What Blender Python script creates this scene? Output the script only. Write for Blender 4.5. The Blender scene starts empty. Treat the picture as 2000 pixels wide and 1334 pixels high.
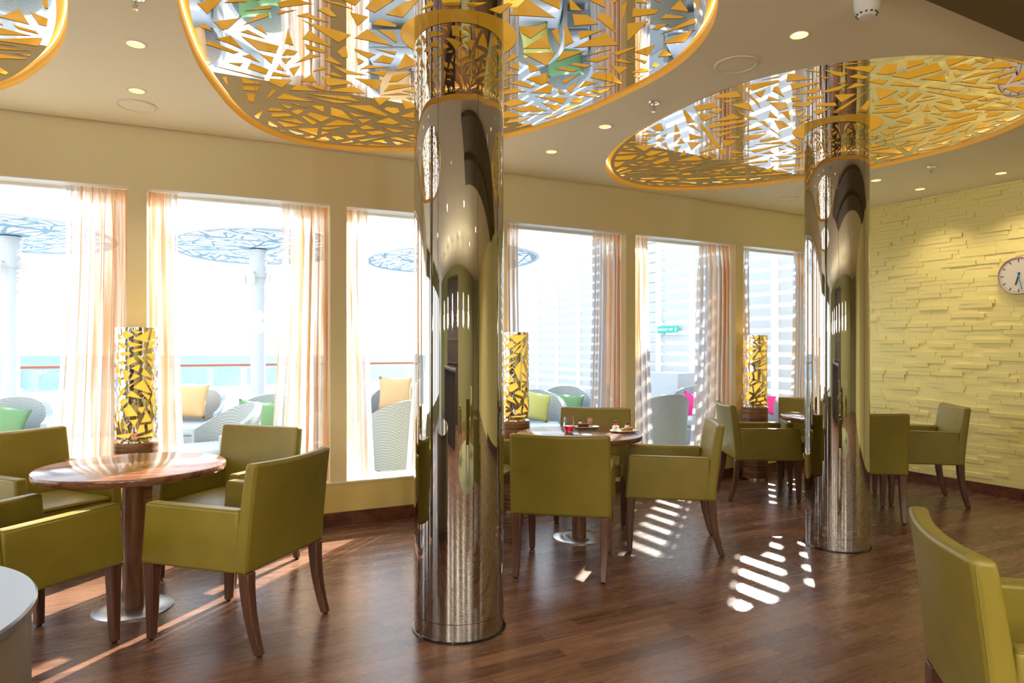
import bpy, bmesh, math, random
import numpy as np
from mathutils import Vector, Matrix
from mathutils.geometry import delaunay_2d_cdt

sc = bpy.context.scene
COL = sc.collection
PI = math.pi

# ------------------------------------------------------------------ camera
F, HOR, EYE = 1333.0, 680.0, 1.36            # focal length in px, horizon row, eye height
cam_d = bpy.data.cameras.new('camera'); cam = bpy.data.objects.new('camera', cam_d); COL.objects.link(cam)
cam_d.sensor_width = 36; cam_d.lens = F/2000*36
cam_d.shift_y = 13/2000
cam_d.clip_start = .05; cam_d.clip_end = 4000
cam.location = (0, 0, EYE); cam.rotation_euler = (PI/2, 0, 0)
sc.camera = cam
# ------------------------------------------------------------------ colour
sc.view_settings.view_transform = 'Standard'; sc.view_settings.look = 'None'
sc.view_settings.gamma = 1; sc.view_settings.use_curve_mapping = False
sc.view_settings.exposure = 0.75
sc.cycles.max_bounces = 12; sc.cycles.diffuse_bounces = 6; sc.cycles.glossy_bounces = 6
sc.cycles.transparent_max_bounces = 24; sc.cycles.caustics_reflective = False
sc.cycles.sample_clamp_indirect = 6
# ------------------------------------------------------------------ sky
w = bpy.data.worlds.new('sky'); sc.world = w; w.use_nodes = True
nt = w.node_tree; bg = nt.nodes['Background']
tc = nt.nodes.new('ShaderNodeTexCoord'); sep = nt.nodes.new('ShaderNodeSeparateXYZ')
ramp = nt.nodes.new('ShaderNodeValToRGB')
nt.links.new(tc.outputs['Generated'], sep.inputs[0]); nt.links.new(sep.outputs['Z'], ramp.inputs[0])
ramp.color_ramp.elements[0].color = (.93, .96, 1, 1); ramp.color_ramp.elements[0].position = 0
ramp.color_ramp.elements[1].color = (.62, .78, 1, 1); ramp.color_ramp.elements[1].position = .9
nt.links.new(ramp.outputs[0], bg.inputs['Color'])
bg.inputs['Strength'].default_value = 2.2
# ------------------------------------------------------------------ sun
SUN_EL = math.radians(29.5); SUN_H = Vector((.342, .940, 0))      # horizontal direction towards the sun
sun_d = bpy.data.lights.new('sun', 'SUN'); sun_d.energy = 17; sun_d.angle = math.radians(.6); sun_d.color = (1, .93, .82)
sun = bpy.data.objects.new('sun', sun_d); COL.objects.link(sun)
to_sun = SUN_H*math.cos(SUN_EL) + Vector((0, 0, math.sin(SUN_EL)))
sun.rotation_euler = to_sun.to_track_quat('Z', 'Y').to_euler(); sun.location = (6, 20, 12)
# ------------------------------------------------------------------ added fill lights behind the camera, without fixtures
def area(name, loc, size, energy, col=(1, .9, .75), rot=(0, 0, 0)):
    d = bpy.data.lights.new(name, 'AREA'); d.shape = 'RECTANGLE'; d.size, d.size_y = size; d.energy = energy; d.color = col
    o = bpy.data.objects.new(name, d); COL.objects.link(o); o.location = loc; o.rotation_euler = rot
    return o
def fill_spot(x, y, e=90):
    d = bpy.data.lights.new('added_fill_spot', 'SPOT'); d.energy = e; d.spot_size = math.radians(165); d.spot_blend = .6; d.color = (1, .92, .80); d.shadow_soft_size = .03
    o = bpy.data.objects.new('added_fill_spot', d); COL.objects.link(o); o.location = (x, y, 2.78)
for fx in (-4.5, -1.8, .9, 3.6, 6.3):
    for fy in (-4.2, -2.2, -.3): fill_spot(fx+.3*fy, fy, 90 if fy < -1 else 45)

# ================================================================== helpers
MATS = {}
def newmat(name):
    m = bpy.data.materials.new(name); m.use_nodes = True
    MATS[name] = m
    return m, m.node_tree, m.node_tree.nodes['Principled BSDF']
def setp(b, **k):
    for a, v in k.items():
        b.inputs[a].default_value = v
def mat(name, col, rough=.5, metal=0, spec=.5, emis=None, es=0):
    m, t, b = newmat(name)
    setp(b, **{'Base Color': (*col, 1), 'Roughness': rough, 'Metallic': metal, 'Specular IOR Level': spec})
    if emis: setp(b, **{'Emission Color': (*emis, 1), 'Emission Strength': es})
    return m
def node(t, kind, **k):
    n = t.nodes.new(kind)
    for a, v in k.items(): setattr(n, a, v)
    return n
def noise_bump(t, b, scale, strength, dist=.01, coord='Object', detail=4):
    tcn = node(t, 'ShaderNodeTexCoord'); n = node(t, 'ShaderNodeTexNoise'); bp = node(t, 'ShaderNodeBump')
    n.inputs['Scale'].default_value = scale; n.inputs['Detail'].default_value = detail
    bp.inputs['Strength'].default_value = strength; bp.inputs['Distance'].default_value = dist
    t.links.new(tcn.outputs[coord], n.inputs['Vector']); t.links.new(n.outputs['Fac'], bp.inputs['Height'])
    t.links.new(bp.outputs[0], b.inputs['Normal'])
    return tcn, n

class MB:
    """collects shapes; build() links them as one mesh object"""
    def __init__(s): s.v = []; s.f = []; s.uv = None
    def add(s, vs, fs):
        o = len(s.v); s.v += [tuple(v) for v in vs]; s.f += [tuple(i+o for i in f) for f in fs]; return s
    def box(s, c, d, rz=0, M=None):
        hx, hy, hz = d[0]/2, d[1]/2, d[2]/2
        R = Matrix.Rotation(rz, 3, 'Z') if M is None else M
        vs = [R @ Vector((x*hx, y*hy, z*hz)) + Vector(c) for x in (-1, 1) for y in (-1, 1) for z in (-1, 1)]
        return s.add(vs, [(0, 1, 3, 2), (4, 6, 7, 5), (0, 4, 5, 1), (2, 3, 7, 6), (0, 2, 6, 4), (1, 5, 7, 3)])
    def lathe(s, prof, n=48, c=(0, 0, 0), cap=True):
        m = len(prof); vs = []
        for r, z in prof:
            for i in range(n):
                a = 2*PI*i/n; vs.append((c[0]+r*math.cos(a), c[1]+r*math.sin(a), c[2]+z))
        fs = [(j*n+i, j*n+(i+1) % n, (j+1)*n+(i+1) % n, (j+1)*n+i) for j in range(m-1) for i in range(n)]
        if cap:
            if prof[0][0] > 1e-6: fs.append(tuple(reversed(range(n))))
            if prof[-1][0] > 1e-6: fs.append(tuple(range((m-1)*n, m*n)))
        return s.add(vs, fs)
    def tube(s, pts, r, n=8, closed=False):
        pts = [Vector(p) for p in pts]; m = len(pts); rs = r if hasattr(r, '__len__') else [r]*m
        vs = []
        for i, p in enumerate(pts):
            a = pts[i-1] if (i > 0 or closed) else p; b = pts[(i+1) % m] if (i < m-1 or closed) else p
            t = (b-a).normalized(); up = Vector((0, 0, 1)) if abs(t.z) < .95 else Vector((1, 0, 0))
            u = t.cross(up).normalized(); v = t.cross(u)
            for k in range(n):
                an = 2*PI*k/n; vs.append(p + (u*math.cos(an)+v*math.sin(an))*rs[i])
        q = m if closed else m-1
        fs = [(j*n+k, j*n+(k+1) % n, ((j+1) % m)*n+(k+1) % n, ((j+1) % m)*n+k) for j in range(q) for k in range(n)]
        if not closed: fs += [tuple(reversed(range(n))), tuple(range((m-1)*n, m*n))]
        return s.add(vs, fs)
    def sphere(s, c, r, n=14, sz=1):
        k = n//2
        return s.lathe([(max(r*math.sin(PI*i/k), 1e-7), -r*sz*math.cos(PI*i/k)) for i in range(k+1)], n, c, cap=False)
    def build(s, name, m, parent=None, smooth=False, bevel=0, seg=2, loc=None, ang=40):
        me = bpy.data.meshes.new(name); me.from_pydata(s.v, [], s.f); me.validate(); me.update()
        bm = bmesh.new(); bm.from_mesh(me); bmesh.ops.recalc_face_normals(bm, faces=bm.faces); bm.to_mesh(me); bm.free()
        if m: me.materials.append(m)
        if smooth: me.shade_smooth()
        o = bpy.data.objects.new(name, me); COL.objects.link(o)
        if smooth:
            me.set_sharp_from_angle(angle=math.radians(38))
        if parent: o.parent = parent
        if loc: o.location = loc
        if bevel:
            b = o.modifiers.new('bevel', 'BEVEL'); b.width = bevel; b.segments = seg; b.limit_method = 'ANGLE'
            b.angle_limit = math.radians(ang); b.harden_normals = False
            me.shade_smooth()
            me.set_sharp_from_angle(angle=math.radians(55))
        return o
def tag(o, label, cat, group=None, kind=None):
    o['label'] = label; o['category'] = cat
    if group: o['group'] = group
    if kind: o['kind'] = kind
    return o
def struct(o, label, cat):
    o['kind'] = 'structure'; o['label'] = label; o['category'] = cat; return o
def empty(name, loc, rz=0, label=None, cat=None, group=None):
    o = bpy.data.objects.new(name, None); COL.objects.link(o); o.location = loc; o.rotation_euler = (0, 0, rz)
    o.empty_display_size = .1
    if label: tag(o, label, cat, group)
    return o
def dup(root, loc, rz, label=None, group=None):
    r = root.copy(); COL.objects.link(r); r.location = loc; r.rotation_euler = (0, 0, rz)
    if label: r['label'] = label
    if group: r['group'] = group
    for ch in list(root.children):
        c = ch.copy(); COL.objects.link(c); c.parent = r
        for g in list(ch.children):
            d = g.copy(); COL.objects.link(d); d.parent = c
    return r
def up(px, py, z):                      # point at height z on the ray through a pixel of the photograph
    D = F*(z-EYE)/(HOR-py); return Vector(((px-1000)/F*D, D, z))
def at(px, D, z=0): return Vector(((px-1000)/F*D, D, z))

# ------------------------------------------------------------------ shattered lattice pattern
def clip(poly, n, d):                   # keep points with p.n >= d
    out = []
    for i in range(len(poly)):
        a, b = poly[i], poly[(i+1) % len(poly)]
        da, db = a[0]*n[0]+a[1]*n[1]-d, b[0]*n[0]+b[1]*n[1]-d
        if da >= 0: out.append(a)
        if (da > 0) != (db > 0) and abs(da-db) > 1e-12:
            t = da/(da-db); out.append((a[0]+(b[0]-a[0])*t, a[1]+(b[1]-a[1])*t))
    return out
def parea(p): return .5*sum(p[i][0]*p[(i+1) % len(p)][1]-p[(i+1) % len(p)][0]*p[i][1] for i in range(len(p)))
def shatter(x0, y0, x1, y1, target, seed):
    R = random.Random(seed); out = []; st = [[(x0, y0), (x1, y0), (x1, y1), (x0, y1)]]
    while st:
        p = st.pop()
        if parea(p) < target*R.uniform(.55, 1.7): out.append(p); continue
        c = np.mean(p, 0); P = np.array(p)-c; wv, ev = np.linalg.eigh(P.T@P); ax = ev[:, 1]
        a = math.atan2(ax[1], ax[0]) + R.gauss(0, .42)
        if R.random() < .45:            # cut through a corner: gives triangles
            v = p[R.randrange(len(p))]; q = c + np.array([R.gauss(0, 1), R.gauss(0, 1)])*math.sqrt(abs(parea(p)))*.16
            dx, dy = q[0]-v[0], q[1]-v[1]; L = math.hypot(dx, dy) or 1; n = (-dy/L, dx/L); d = v[0]*n[0]+v[1]*n[1]
        else:
            n = (math.cos(a), math.sin(a)); q = c + np.array([R.gauss(0, 1), R.gauss(0, 1)])*math.sqrt(abs(parea(p)))*.12
            d = q[0]*n[0]+q[1]*n[1]
        A = clip(p, n, d); B = clip(p, (-n[0], -n[1]), -d)
        if len(A) < 3 or len(B) < 3 or min(abs(parea(A)), abs(parea(B))) < .12*abs(parea(p)):
            if R.random() < .02: out.append(p)
            else: st.append(p)
            continue
        st += [A, B]
    return out
def inset(p, R, lo, hi):
    q = p
    for i in range(len(p)):
        a, b = p[i], p[(i+1) % len(p)]; dx, dy = b[0]-a[0], b[1]-a[1]; L = math.hypot(dx, dy)
        if L < 1e-6: continue
        n = (-dy/L, dx/L); off = R.uniform(lo, hi)
        th = R.gauss(0, .05)
        n2 = (n[0]*math.cos(th)-n[1]*math.sin(th), n[0]*math.sin(th)+n[1]*math.cos(th)); m = ((a[0]+b[0])/2, (a[1]+b[1])/2)
        q = clip(q, n2, m[0]*n2[0]+m[1]*n2[1]+off)
        if len(q) < 3: return None
    return q
def dens(p, mx):
    out = []
    for i in range(len(p)):
        a, b = p[i], p[(i+1) % len(p)]; k = max(1, int(math.ceil(math.hypot(b[0]-a[0], b[1]-a[1])/mx)))
        out += [(a[0]+(b[0]-a[0])*j/k, a[1]+(b[1]-a[1])*j/k) for j in range(k)]
    return out
def inpoly(P, q):
    x, y = q; c = False; j = len(P)-1
    for i in range(len(P)):
        if (P[i][1] > y) != (P[j][1] > y) and x < (P[j][0]-P[i][0])*(y-P[i][1])/(P[j][1]-P[i][1])+P[i][0]: c = not c
        j = i
    return c
def sheet(outline, holes, maxe=None):
    """triangulate outline minus holes -> verts, tris, loops (for walls)"""
    loops = [outline]+holes
    if maxe: loops = [dens(l, maxe) for l in loops]
    vs, es, own = [], [], []
    for l in loops:
        o = len(vs); vs += [Vector(p) for p in l]; es += [(o+i, o+(i+1) % len(l)) for i in range(len(l))]
    r = delaunay_2d_cdt(vs, es, [], 0, 1e-6)
    V, T = r[0], r[2]
    HB = [(min(p[0] for p in h), max(p[0] for p in h), min(p[1] for p in h), max(p[1] for p in h), h) for h in loops[1:]]
    keep = []
    for t in T:
        c = (V[t[0]]+V[t[1]]+V[t[2]])/3
        if not inpoly(loops[0], c): continue
        if any(a < c.x < b and d < c.y < e and inpoly(h, c) for a, b, d, e, h in HB): continue
        keep.append(tuple(t))
    return [tuple(v) for v in V], keep, loops
def lattice_holes(outline_inset, target, seed, lo, hi, bbox, keepout=None):
    R = random.Random(seed+7); H = []
    for c in shatter(*bbox, target, seed):
        q = inset(c, R, lo, hi)
        if not q: continue
        for i in range(len(outline_inset)):
            a, b = outline_inset[i], outline_inset[(i+1) % len(outline_inset)]
            dx, dy = b[0]-a[0], b[1]-a[1]; L = math.hypot(dx, dy)
            if L < 1e-9: continue
            n = (-dy/L, dx/L)
            q = clip(q, n, a[0]*n[0]+a[1]*n[1])
            if len(q) < 3: break
        if len(q) < 3: continue
        if keepout:
            cx, cy, r = keepout; m = np.mean(q, 0)-np.array([cx, cy]); L = np.hypot(*m)
            if L < r*.8: continue
            n = m/L; q = clip(q, tuple(n), cx*n[0]+cy*n[1]+r)
            if len(q) < 3: continue
        if abs(parea(q)) < target*.05: continue
        k = [q[0]]
        for p in q[1:]:
            if math.hypot(p[0]-k[-1][0], p[1]-k[-1][1]) > 1e-4: k.append(p)
        if len(k) >= 3: H.append(k)
    return H

# ================================================================== materials
# floor: teak strip parquet
m_floor, t, b = newmat('teak_floor')
tcn = node(t, 'ShaderNodeTexCoord'); mp = node(t, 'ShaderNodeMapping')
mp.inputs['Rotation'].default_value = (0, 0, -math.atan(.53))
t.links.new(tcn.outputs['Object'], mp.inputs['Vector'])
def bricks(w_, h_, off):
    n = node(t, 'ShaderNodeTexBrick'); n.offset = off; n.inputs['Scale'].default_value = 1
    n.inputs['Brick Width'].default_value = w_; n.inputs['Row Height'].default_value = h_
    n.inputs['Mortar Size'].default_value = .0006; n.inputs['Mortar Smooth'].default_value = .3
    n.inputs['Color1'].default_value = (0, 0, 0, 1); n.inputs['Color2'].default_value = (1, 1, 1, 1); n.inputs['Mortar'].default_value = (.1, .1, .1, 1)
    n.inputs['Bias'].default_value = 0
    t.links.new(mp.outputs[0], n.inputs['Vector']); return n
b1 = bricks(.62, .085, .37)
mp2 = node(t, 'ShaderNodeMapping'); mp2.inputs['Scale'].default_value = (1.2, 16, 1)
t.links.new(mp.outputs[0], mp2.inputs['Vector'])
addv = node(t, 'ShaderNodeVectorMath', operation='MULTIPLY_ADD')
comb = node(t, 'ShaderNodeCombineXYZ')
t.links.new(b1.outputs['Color'], comb.inputs[2]); t.links.new(b1.outputs['Color'], comb.inputs[0])
addv.inputs[1].default_value = (7, 7, 31)
t.links.new(comb.outputs[0], addv.inputs[0]); t.links.new(mp2.outputs[0], addv.inputs[2])
gr = node(t, 'ShaderNodeTexNoise'); gr.inputs['Scale'].default_value = 2.2; gr.inputs['Detail'].default_value = 9; gr.inputs['Distortion'].default_value = 1.2
t.links.new(addv.outputs[0], gr.inputs['Vector'])
r1 = node(t, 'ShaderNodeValToRGB'); t.links.new(b1.outputs['Color'], r1.inputs[0])
e = r1.color_ramp.elements; e[0].color = (.12, .056, .036, 1); e[1].color = (.23, .125, .08, 1)
e.new(.35).color = (.15, .074, .047, 1); e.new(.7).color = (.185, .096, .06, 1)
r2 = node(t, 'ShaderNodeValToRGB'); t.links.new(gr.outputs['Fac'], r2.inputs[0])
r2.color_ramp.elements[0].position = .32; r2.color_ramp.elements[0].color = (.68, .64, .62, 1)
r2.color_ramp.elements[1].position = .68; r2.color_ramp.elements[1].color = (1.15, 1.12, 1.1, 1)
mx = node(t, 'ShaderNodeMix', data_type='RGBA', blend_type='MULTIPLY'); mx.inputs['Factor'].default_value = 1
t.links.new(r1.outputs[0], mx.inputs['A']); t.links.new(r2.outputs[0], mx.inputs['B'])
mo = node(t, 'ShaderNodeMix', data_type='RGBA', blend_type='MIX'); t.links.new(b1.outputs['Fac'], mo.inputs['Factor'])
t.links.new(mx.outputs['Result'], mo.inputs['A']); mo.inputs['B'].default_value = (.05, .022, .012, 1)
t.links.new(mo.outputs['Result'], b.inputs['Base Color'])
rr = node(t, 'ShaderNodeMapRange'); rr.inputs['To Min'].default_value = .20; rr.inputs['To Max'].default_value = .34
t.links.new(gr.outputs['Fac'], rr.inputs['Value']); t.links.new(rr.outputs[0], b.inputs['Roughness'])
bp = node(t, 'ShaderNodeBump'); bp.inputs['Strength'].default_value = .12; bp.inputs['Distance'].default_value = .003
t.links.new(gr.outputs['Fac'], bp.inputs['Height']); t.links.new(bp.outputs[0], b.inputs['Normal'])
setp(b, **{'Specular IOR Level': .5})

def wood(name, dark, light, axis, scale=1.0, rough=.35, stretch=14):
    m, t, b = newmat(name)
    tcn = node(t, 'ShaderNodeTexCoord'); mp = node(t, 'ShaderNodeMapping')
    s = [stretch, stretch, stretch]; s[axis] = 1.0
    mp.inputs['Scale'].default_value = [q*scale for q in s]
    t.links.new(tcn.outputs['Object'], mp.inputs['Vector'])
    n = node(t, 'ShaderNodeTexNoise'); n.inputs['Scale'].default_value = 1.6; n.inputs['Detail'].default_value = 7; n.inputs['Distortion'].default_value = .8
    t.links.new(mp.outputs[0], n.inputs['Vector'])
    r = node(t, 'ShaderNodeValToRGB'); t.links.new(n.outputs['Fac'], r.inputs[0])
    r.color_ramp.elements[0].position = .36; r.color_ramp.elements[0].color = (*dark, 1)
    r.color_ramp.elements[1].position = .62; r.color_ramp.elements[1].color = (*light, 1)
    t.links.new(r.outputs[0], b.inputs['Base Color']); setp(b, Roughness=rough)
    return m
m_walnut = wood('walnut_table', (.11, .042, .022), (.22, .095, .05), 0, rough=.15)
m_legwood = wood('stained_leg_wood', (.07, .028, .016), (.125, .054, .031), 2, 2, .35)
m_base = wood('skirting_wood', (.07, .022, .012), (.16, .055, .028), 0, .8, .35)
m_colwood = wood('pedestal_leg_wood', (.12, .05, .025), (.26, .12, .065), 2, 1.2, .3)
m_drum = wood('zebrano_drum', (.07, .028, .014), (.33, .16, .08), 0, 1.0, .35)
# zebrano runs around the drum: stretch x and y, vary along z
for n_ in m_drum.node_tree.nodes:
    if n_.type == 'MAPPING': n_.inputs['Scale'].default_value = (1.2, 1.2, 22)

def paint(name, col, rough=.6, bump=.05):
    m, t, b = newmat(name); setp(b, **{'Base Color': (*col, 1), 'Roughness': rough, 'Specular IOR Level': .3})
    noise_bump(t, b, 90, bump, .002)
    return m
m_ceil = paint('ceiling_paint', (.88, .84, .64), .7)
m_wall = paint('beige_wall_paint', (.86, .81, .58), .6)
m_low = paint('pale_yellow_wall_paint', (.72, .62, .27), .5)
m_tex = paint('yellow_relief_wall_paint', (.86, .78, .33), .55, .03)
m_white = paint('white_window_paint', (.85, .87, .84), .35, 0)
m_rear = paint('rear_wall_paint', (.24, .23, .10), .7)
m_dark = mat('dark_brown_panel', (.035, .022, .014), .4)
m_soffit = paint('olive_soffit_paint', (.16, .115, .05), .7)
# mirror polished steel
m_mirror = mat('mirror_steel', (.80, .76, .72), .015, 1)
m_column = mat('column_mirror_steel', (.50, .49, .48), .02, 1)
m_chrome = mat('chrome', (.8, .78, .74), .06, 1)
m_cut = mat('lattice_cut_edge', (.16, .09, .04), .5, .2)
m_seam = mat('seam_dark', (.12, .10, .09), .3, .8)
m_rimdark = mat('base_trim_dark', (.02, .015, .02), .15, .2)
m_steel, t, b = newmat('brushed_steel'); setp(b, **{'Base Color': (.62, .58, .53, 1), 'Metallic': 1, 'Roughness': .28, 'Anisotropic': .8})
m_yel = mat('emissive_yellow_acrylic', (.86, .52, .045), .35, emis=(1, .50, .035), es=.27)  # even emission added to the yellow panel
m_rimwall = mat('recess_rim_paint', (.88, .62, .16), .5)
m_strip = mat('hidden_led_strip', (1, 1, 1), .5, emis=(1, .82, .45), es=2)
m_lampyel = mat('glowing_lamp_shade', (.9, .55, .1), .5, emis=(1, .50, .055), es=.62)

# lime leather
m_leather, t, b = newmat('lime_leather')
tcn = node(t, 'ShaderNodeTexCoord'); n1 = node(t, 'ShaderNodeTexNoise'); n1.inputs['Scale'].default_value = 5
r = node(t, 'ShaderNodeValToRGB'); r.color_ramp.elements[0].color = (.205, .163, .018, 1); r.color_ramp.elements[1].color = (.24, .193, .025, 1)
r.color_ramp.elements[0].position = .3; r.color_ramp.elements[1].position = .7
t.links.new(tcn.outputs['Object'], n1.inputs['Vector']); t.links.new(n1.outputs['Fac'], r.inputs[0]); t.links.new(r.outputs[0], b.inputs['Base Color'])
v = node(t, 'ShaderNodeTexVoronoi'); v.inputs['Scale'].default_value = 260; t.links.new(tcn.outputs['Object'], v.inputs['Vector'])
n3 = node(t, 'ShaderNodeTexNoise'); n3.inputs['Scale'].default_value = 9; t.links.new(tcn.outputs['Object'], n3.inputs['Vector'])
bp2 = node(t, 'ShaderNodeBump'); bp2.inputs['Strength'].default_value = .18; bp2.inputs['Distance'].default_value = .02
bp1 = node(t, 'ShaderNodeBump'); bp1.inputs['Strength'].default_value = .10; bp1.inputs['Distance'].default_value = .001
t.links.new(n3.outputs['Fac'], bp2.inputs['Height']); t.links.new(v.outputs['Distance'], bp1.inputs['Height']); t.links.new(bp2.outputs[0], bp1.inputs['Normal'])
t.links.new(bp1.outputs[0], b.inputs['Normal']); setp(b, **{'Roughness': .40, 'Specular IOR Level': .5})
m_stitch = mat('dark_seam_thread', (.20, .17, .02), .6)
m_glide = mat('black_rubber', (.012, .012, .012), .6)

# glass panes: thin, mostly clear with a weak reflection
m_glass, t, b = newmat('window_glass')
out = t.nodes['Material Output']; tr = node(t, 'ShaderNodeBsdfTransparent'); gl = node(t, 'ShaderNodeBsdfGlossy'); ms = node(t, 'ShaderNodeMixShader')
tr.inputs[0].default_value = (.97, .985, .98, 1); gl.inputs['Roughness'].default_value = 0
lw = node(t, 'ShaderNodeLayerWeight'); pw = node(t, 'ShaderNodeMath', operation='POWER'); pw.inputs[1].default_value = 5
ma = node(t, 'ShaderNodeMath', operation='MULTIPLY_ADD'); ma.inputs[1].default_value = .7; ma.inputs[2].default_value = .045
t.links.new(lw.outputs['Facing'], pw.inputs[0]); t.links.new(pw.outputs[0], ma.inputs[0])
t.links.new(ma.outputs[0], ms.inputs[0]); t.links.new(tr.outputs[0], ms.inputs[1]); t.links.new(gl.outputs[0], ms.inputs[2]); t.links.new(ms.outputs[0], out.inputs[0])
m_drink = mat('clear_glass', (1, 1, 1), .01)
m_drink.node_tree.nodes['Principled BSDF'].inputs['Transmission Weight'].default_value = 1
m_drink.node_tree.nodes['Principled BSDF'].inputs['IOR'].default_value = 1.3
m_red = mat('red_drink', (.85, .02, .05), .02, emis=None)
m_red.node_tree.nodes['Principled BSDF'].inputs['Transmission Weight'].default_value = .6

# sheer curtain
def curtain_mat():
    m, t, b = newmat('sheer_curtain')
    out = t.nodes['Material Output']
    uv = node(t, 'ShaderNodeUVMap'); sx = node(t, 'ShaderNodeSeparateXYZ'); t.links.new(uv.outputs[0], sx.inputs[0])
    mp = node(t, 'ShaderNodeMapping'); mp.inputs['Scale'].default_value = (46, 1.1, 1); t.links.new(uv.outputs[0], mp.inputs['Vector'])
    n = node(t, 'ShaderNodeTexNoise'); n.inputs['Scale'].default_value = 1; n.inputs['Detail'].default_value = 5; n.inputs['Distortion'].default_value = .35
    t.links.new(mp.outputs[0], n.inputs['Vector'])
    mpb = node(t, 'ShaderNodeMapping'); mpb.inputs['Scale'].default_value = (9, .5, 1); t.links.new(uv.outputs[0], mpb.inputs['Vector'])
    nb = node(t, 'ShaderNodeTexNoise'); nb.inputs['Scale'].default_value = 1; nb.inputs['Detail'].default_value = 2; t.links.new(mpb.outputs[0], nb.inputs['Vector'])
    # second uv channel value: dimming by bunched cloth put into the colour, 0 (free edge) .. 1 (pillar side) kept in attribute
    at_ = node(t, 'ShaderNodeAttribute'); at_.attribute_name = 'bunch_tone'
    s1 = node(t, 'ShaderNodeMath', operation='MULTIPLY_ADD'); s1.inputs[1].default_value = 1.9; s1.inputs[2].default_value = -1.02
    t.links.new(n.outputs['Fac'], s1.inputs[0])
    s2 = node(t, 'ShaderNodeMath', operation='MULTIPLY_ADD'); s2.inputs[1].default_value = .9
    t.links.new(nb.outputs['Fac'], s2.inputs[0]); t.links.new(s1.outputs[0], s2.inputs[2])
    s3 = node(t, 'ShaderNodeMath', operation='ADD'); t.links.new(s2.outputs[0], s3.inputs[0]); t.links.new(at_.outputs['Fac'], s3.inputs[1])
    r = node(t, 'ShaderNodeValToRGB'); t.links.new(s3.outputs[0], r.inputs[0])
    r.color_ramp.elements[0].position = .25; r.color_ramp.elements[0].color = (.74, .74, .77, 1)
    r.color_ramp.elements[1].position = 1.0; r.color_ramp.elements[1].color = (.80, .47, .24, 1)
    r.color_ramp.elements.new(.6).color = (.80, .68, .54, 1)
    df = node(t, 'ShaderNodeBsdfDiffuse'); tl = node(t, 'ShaderNodeBsdfTranslucent'); tr = node(t, 'ShaderNodeBsdfTransparent')
    t.links.new(r.outputs[0], df.inputs[0]); t.links.new(r.outputs[0], tl.inputs[0]); t.links.new(r.outputs[0], tr.inputs[0])
    m1 = node(t, 'ShaderNodeMixShader'); m1.inputs[0].default_value = .75; t.links.new(df.outputs[0], m1.inputs[1]); t.links.new(tl.outputs[0], m1.inputs[2])
    al = node(t, 'ShaderNodeMapRange'); al.inputs['From Min'].default_value = .2; al.inputs['From Max'].default_value = 1
    al.inputs['To Min'].default_value = .68; al.inputs['To Max'].default_value = .96; t.links.new(s3.outputs[0], al.inputs['Value'])
    m2 = node(t, 'ShaderNodeMixShader'); t.links.new(al.outputs[0], m2.inputs[0]); t.links.new(tr.outputs[0], m2.inputs[1]); t.links.new(m1.outputs[0], m2.inputs[2])
    t.links.new(m2.outputs[0], out.inputs[0])
    return m
m_curtain = curtain_mat()

# outdoor
m_outwhite = mat('white_outdoor_paint', (.82, .85, .88), .5); m_slat = mat('pale_grey_slat_paint', (.46, .49, .53), .5)
m_canopy = mat('canopy_grey_blue', (.20, .33, .45), .6)
m_rail = mat('teak_handrail', (.30, .10, .06), .5)
m_deck = mat('pale_deck', (.30, .32, .32), .7)
m_wick, t, b = newmat('white_wicker'); setp(b, **{'Base Color': (.74, .78, .78, 1), 'Roughness': .6})
tcn = node(t, 'ShaderNodeTexCoord'); ck = node(t, 'ShaderNodeTexChecker'); ck.inputs['Scale'].default_value = 75
ck.inputs['Color1'].default_value = (.40, .43, .45, 1); ck.inputs['Color2'].default_value = (.22, .25, .27, 1)
t.links.new(tcn.outputs['Object'], ck.inputs['Vector']); t.links.new(ck.outputs['Color'], b.inputs['Base Color'])
m_cushw = mat('grey_white_cushion', (.45, .48, .52), .8)
m_pgreen = mat('green_pillow_cloth', (.13, .25, .11), .8); m_porange = mat('peach_pillow_cloth', (.60, .38, .18), .8)
m_pyel = mat('lime_yellow_pillow_cloth', (.42, .42, .12), .8); m_pmag = mat('magenta_pillow_cloth', (.72, .02, .22), .8)
m_sea, t, b = newmat('sea_water'); setp(b, **{'Base Color': (.06, .115, .165, 1), 'Roughness': .7, 'Specular IOR Level': .12})
noise_bump(t, b, .35, .6, 1.0)

# ================================================================== plan of the room
H = 2.867
def W(x): return 5.905+.524*x+.0105*x*x
def Wd(x): return .524+.021*x
def wn(x):                                # outward normal of the window wall
    d = Wd(x); L = math.hypot(d, 1); return Vector((-d/L, 1/L, 0))
def xpx(px):                              # where the ray through column px meets the window wall
    k = (px-1000)/F; x = k*5
    for _ in range(60): x = k*W(x)
    return x
def wp(x, off=0, z=0): n = wn(x); return Vector((x+n.x*off, W(x)+n.y*off, z))
CX, CY = 3.576, 7.862                     # corner with the relief wall
XL = -7.5
TD = Vector((.4777, -.8785, 0)); TN = Vector((-.8785, -.4777, 0))     # relief wall: direction, inward normal
TLEN = 13.0
TE = Vector((CX, CY, 0))+TD*TLEN
BACK = [(TE.x-2, TE.y-2.2), (-9.5, -6.5), (XL-.6, W(XL))]
wcurve = [XL+(CX-XL)*i/60 for i in range(61)]
outer = [(x, W(x)) for x in wcurve]+[(TE.x, TE.y)]+BACK[:2]
outer_cw = outer

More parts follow.
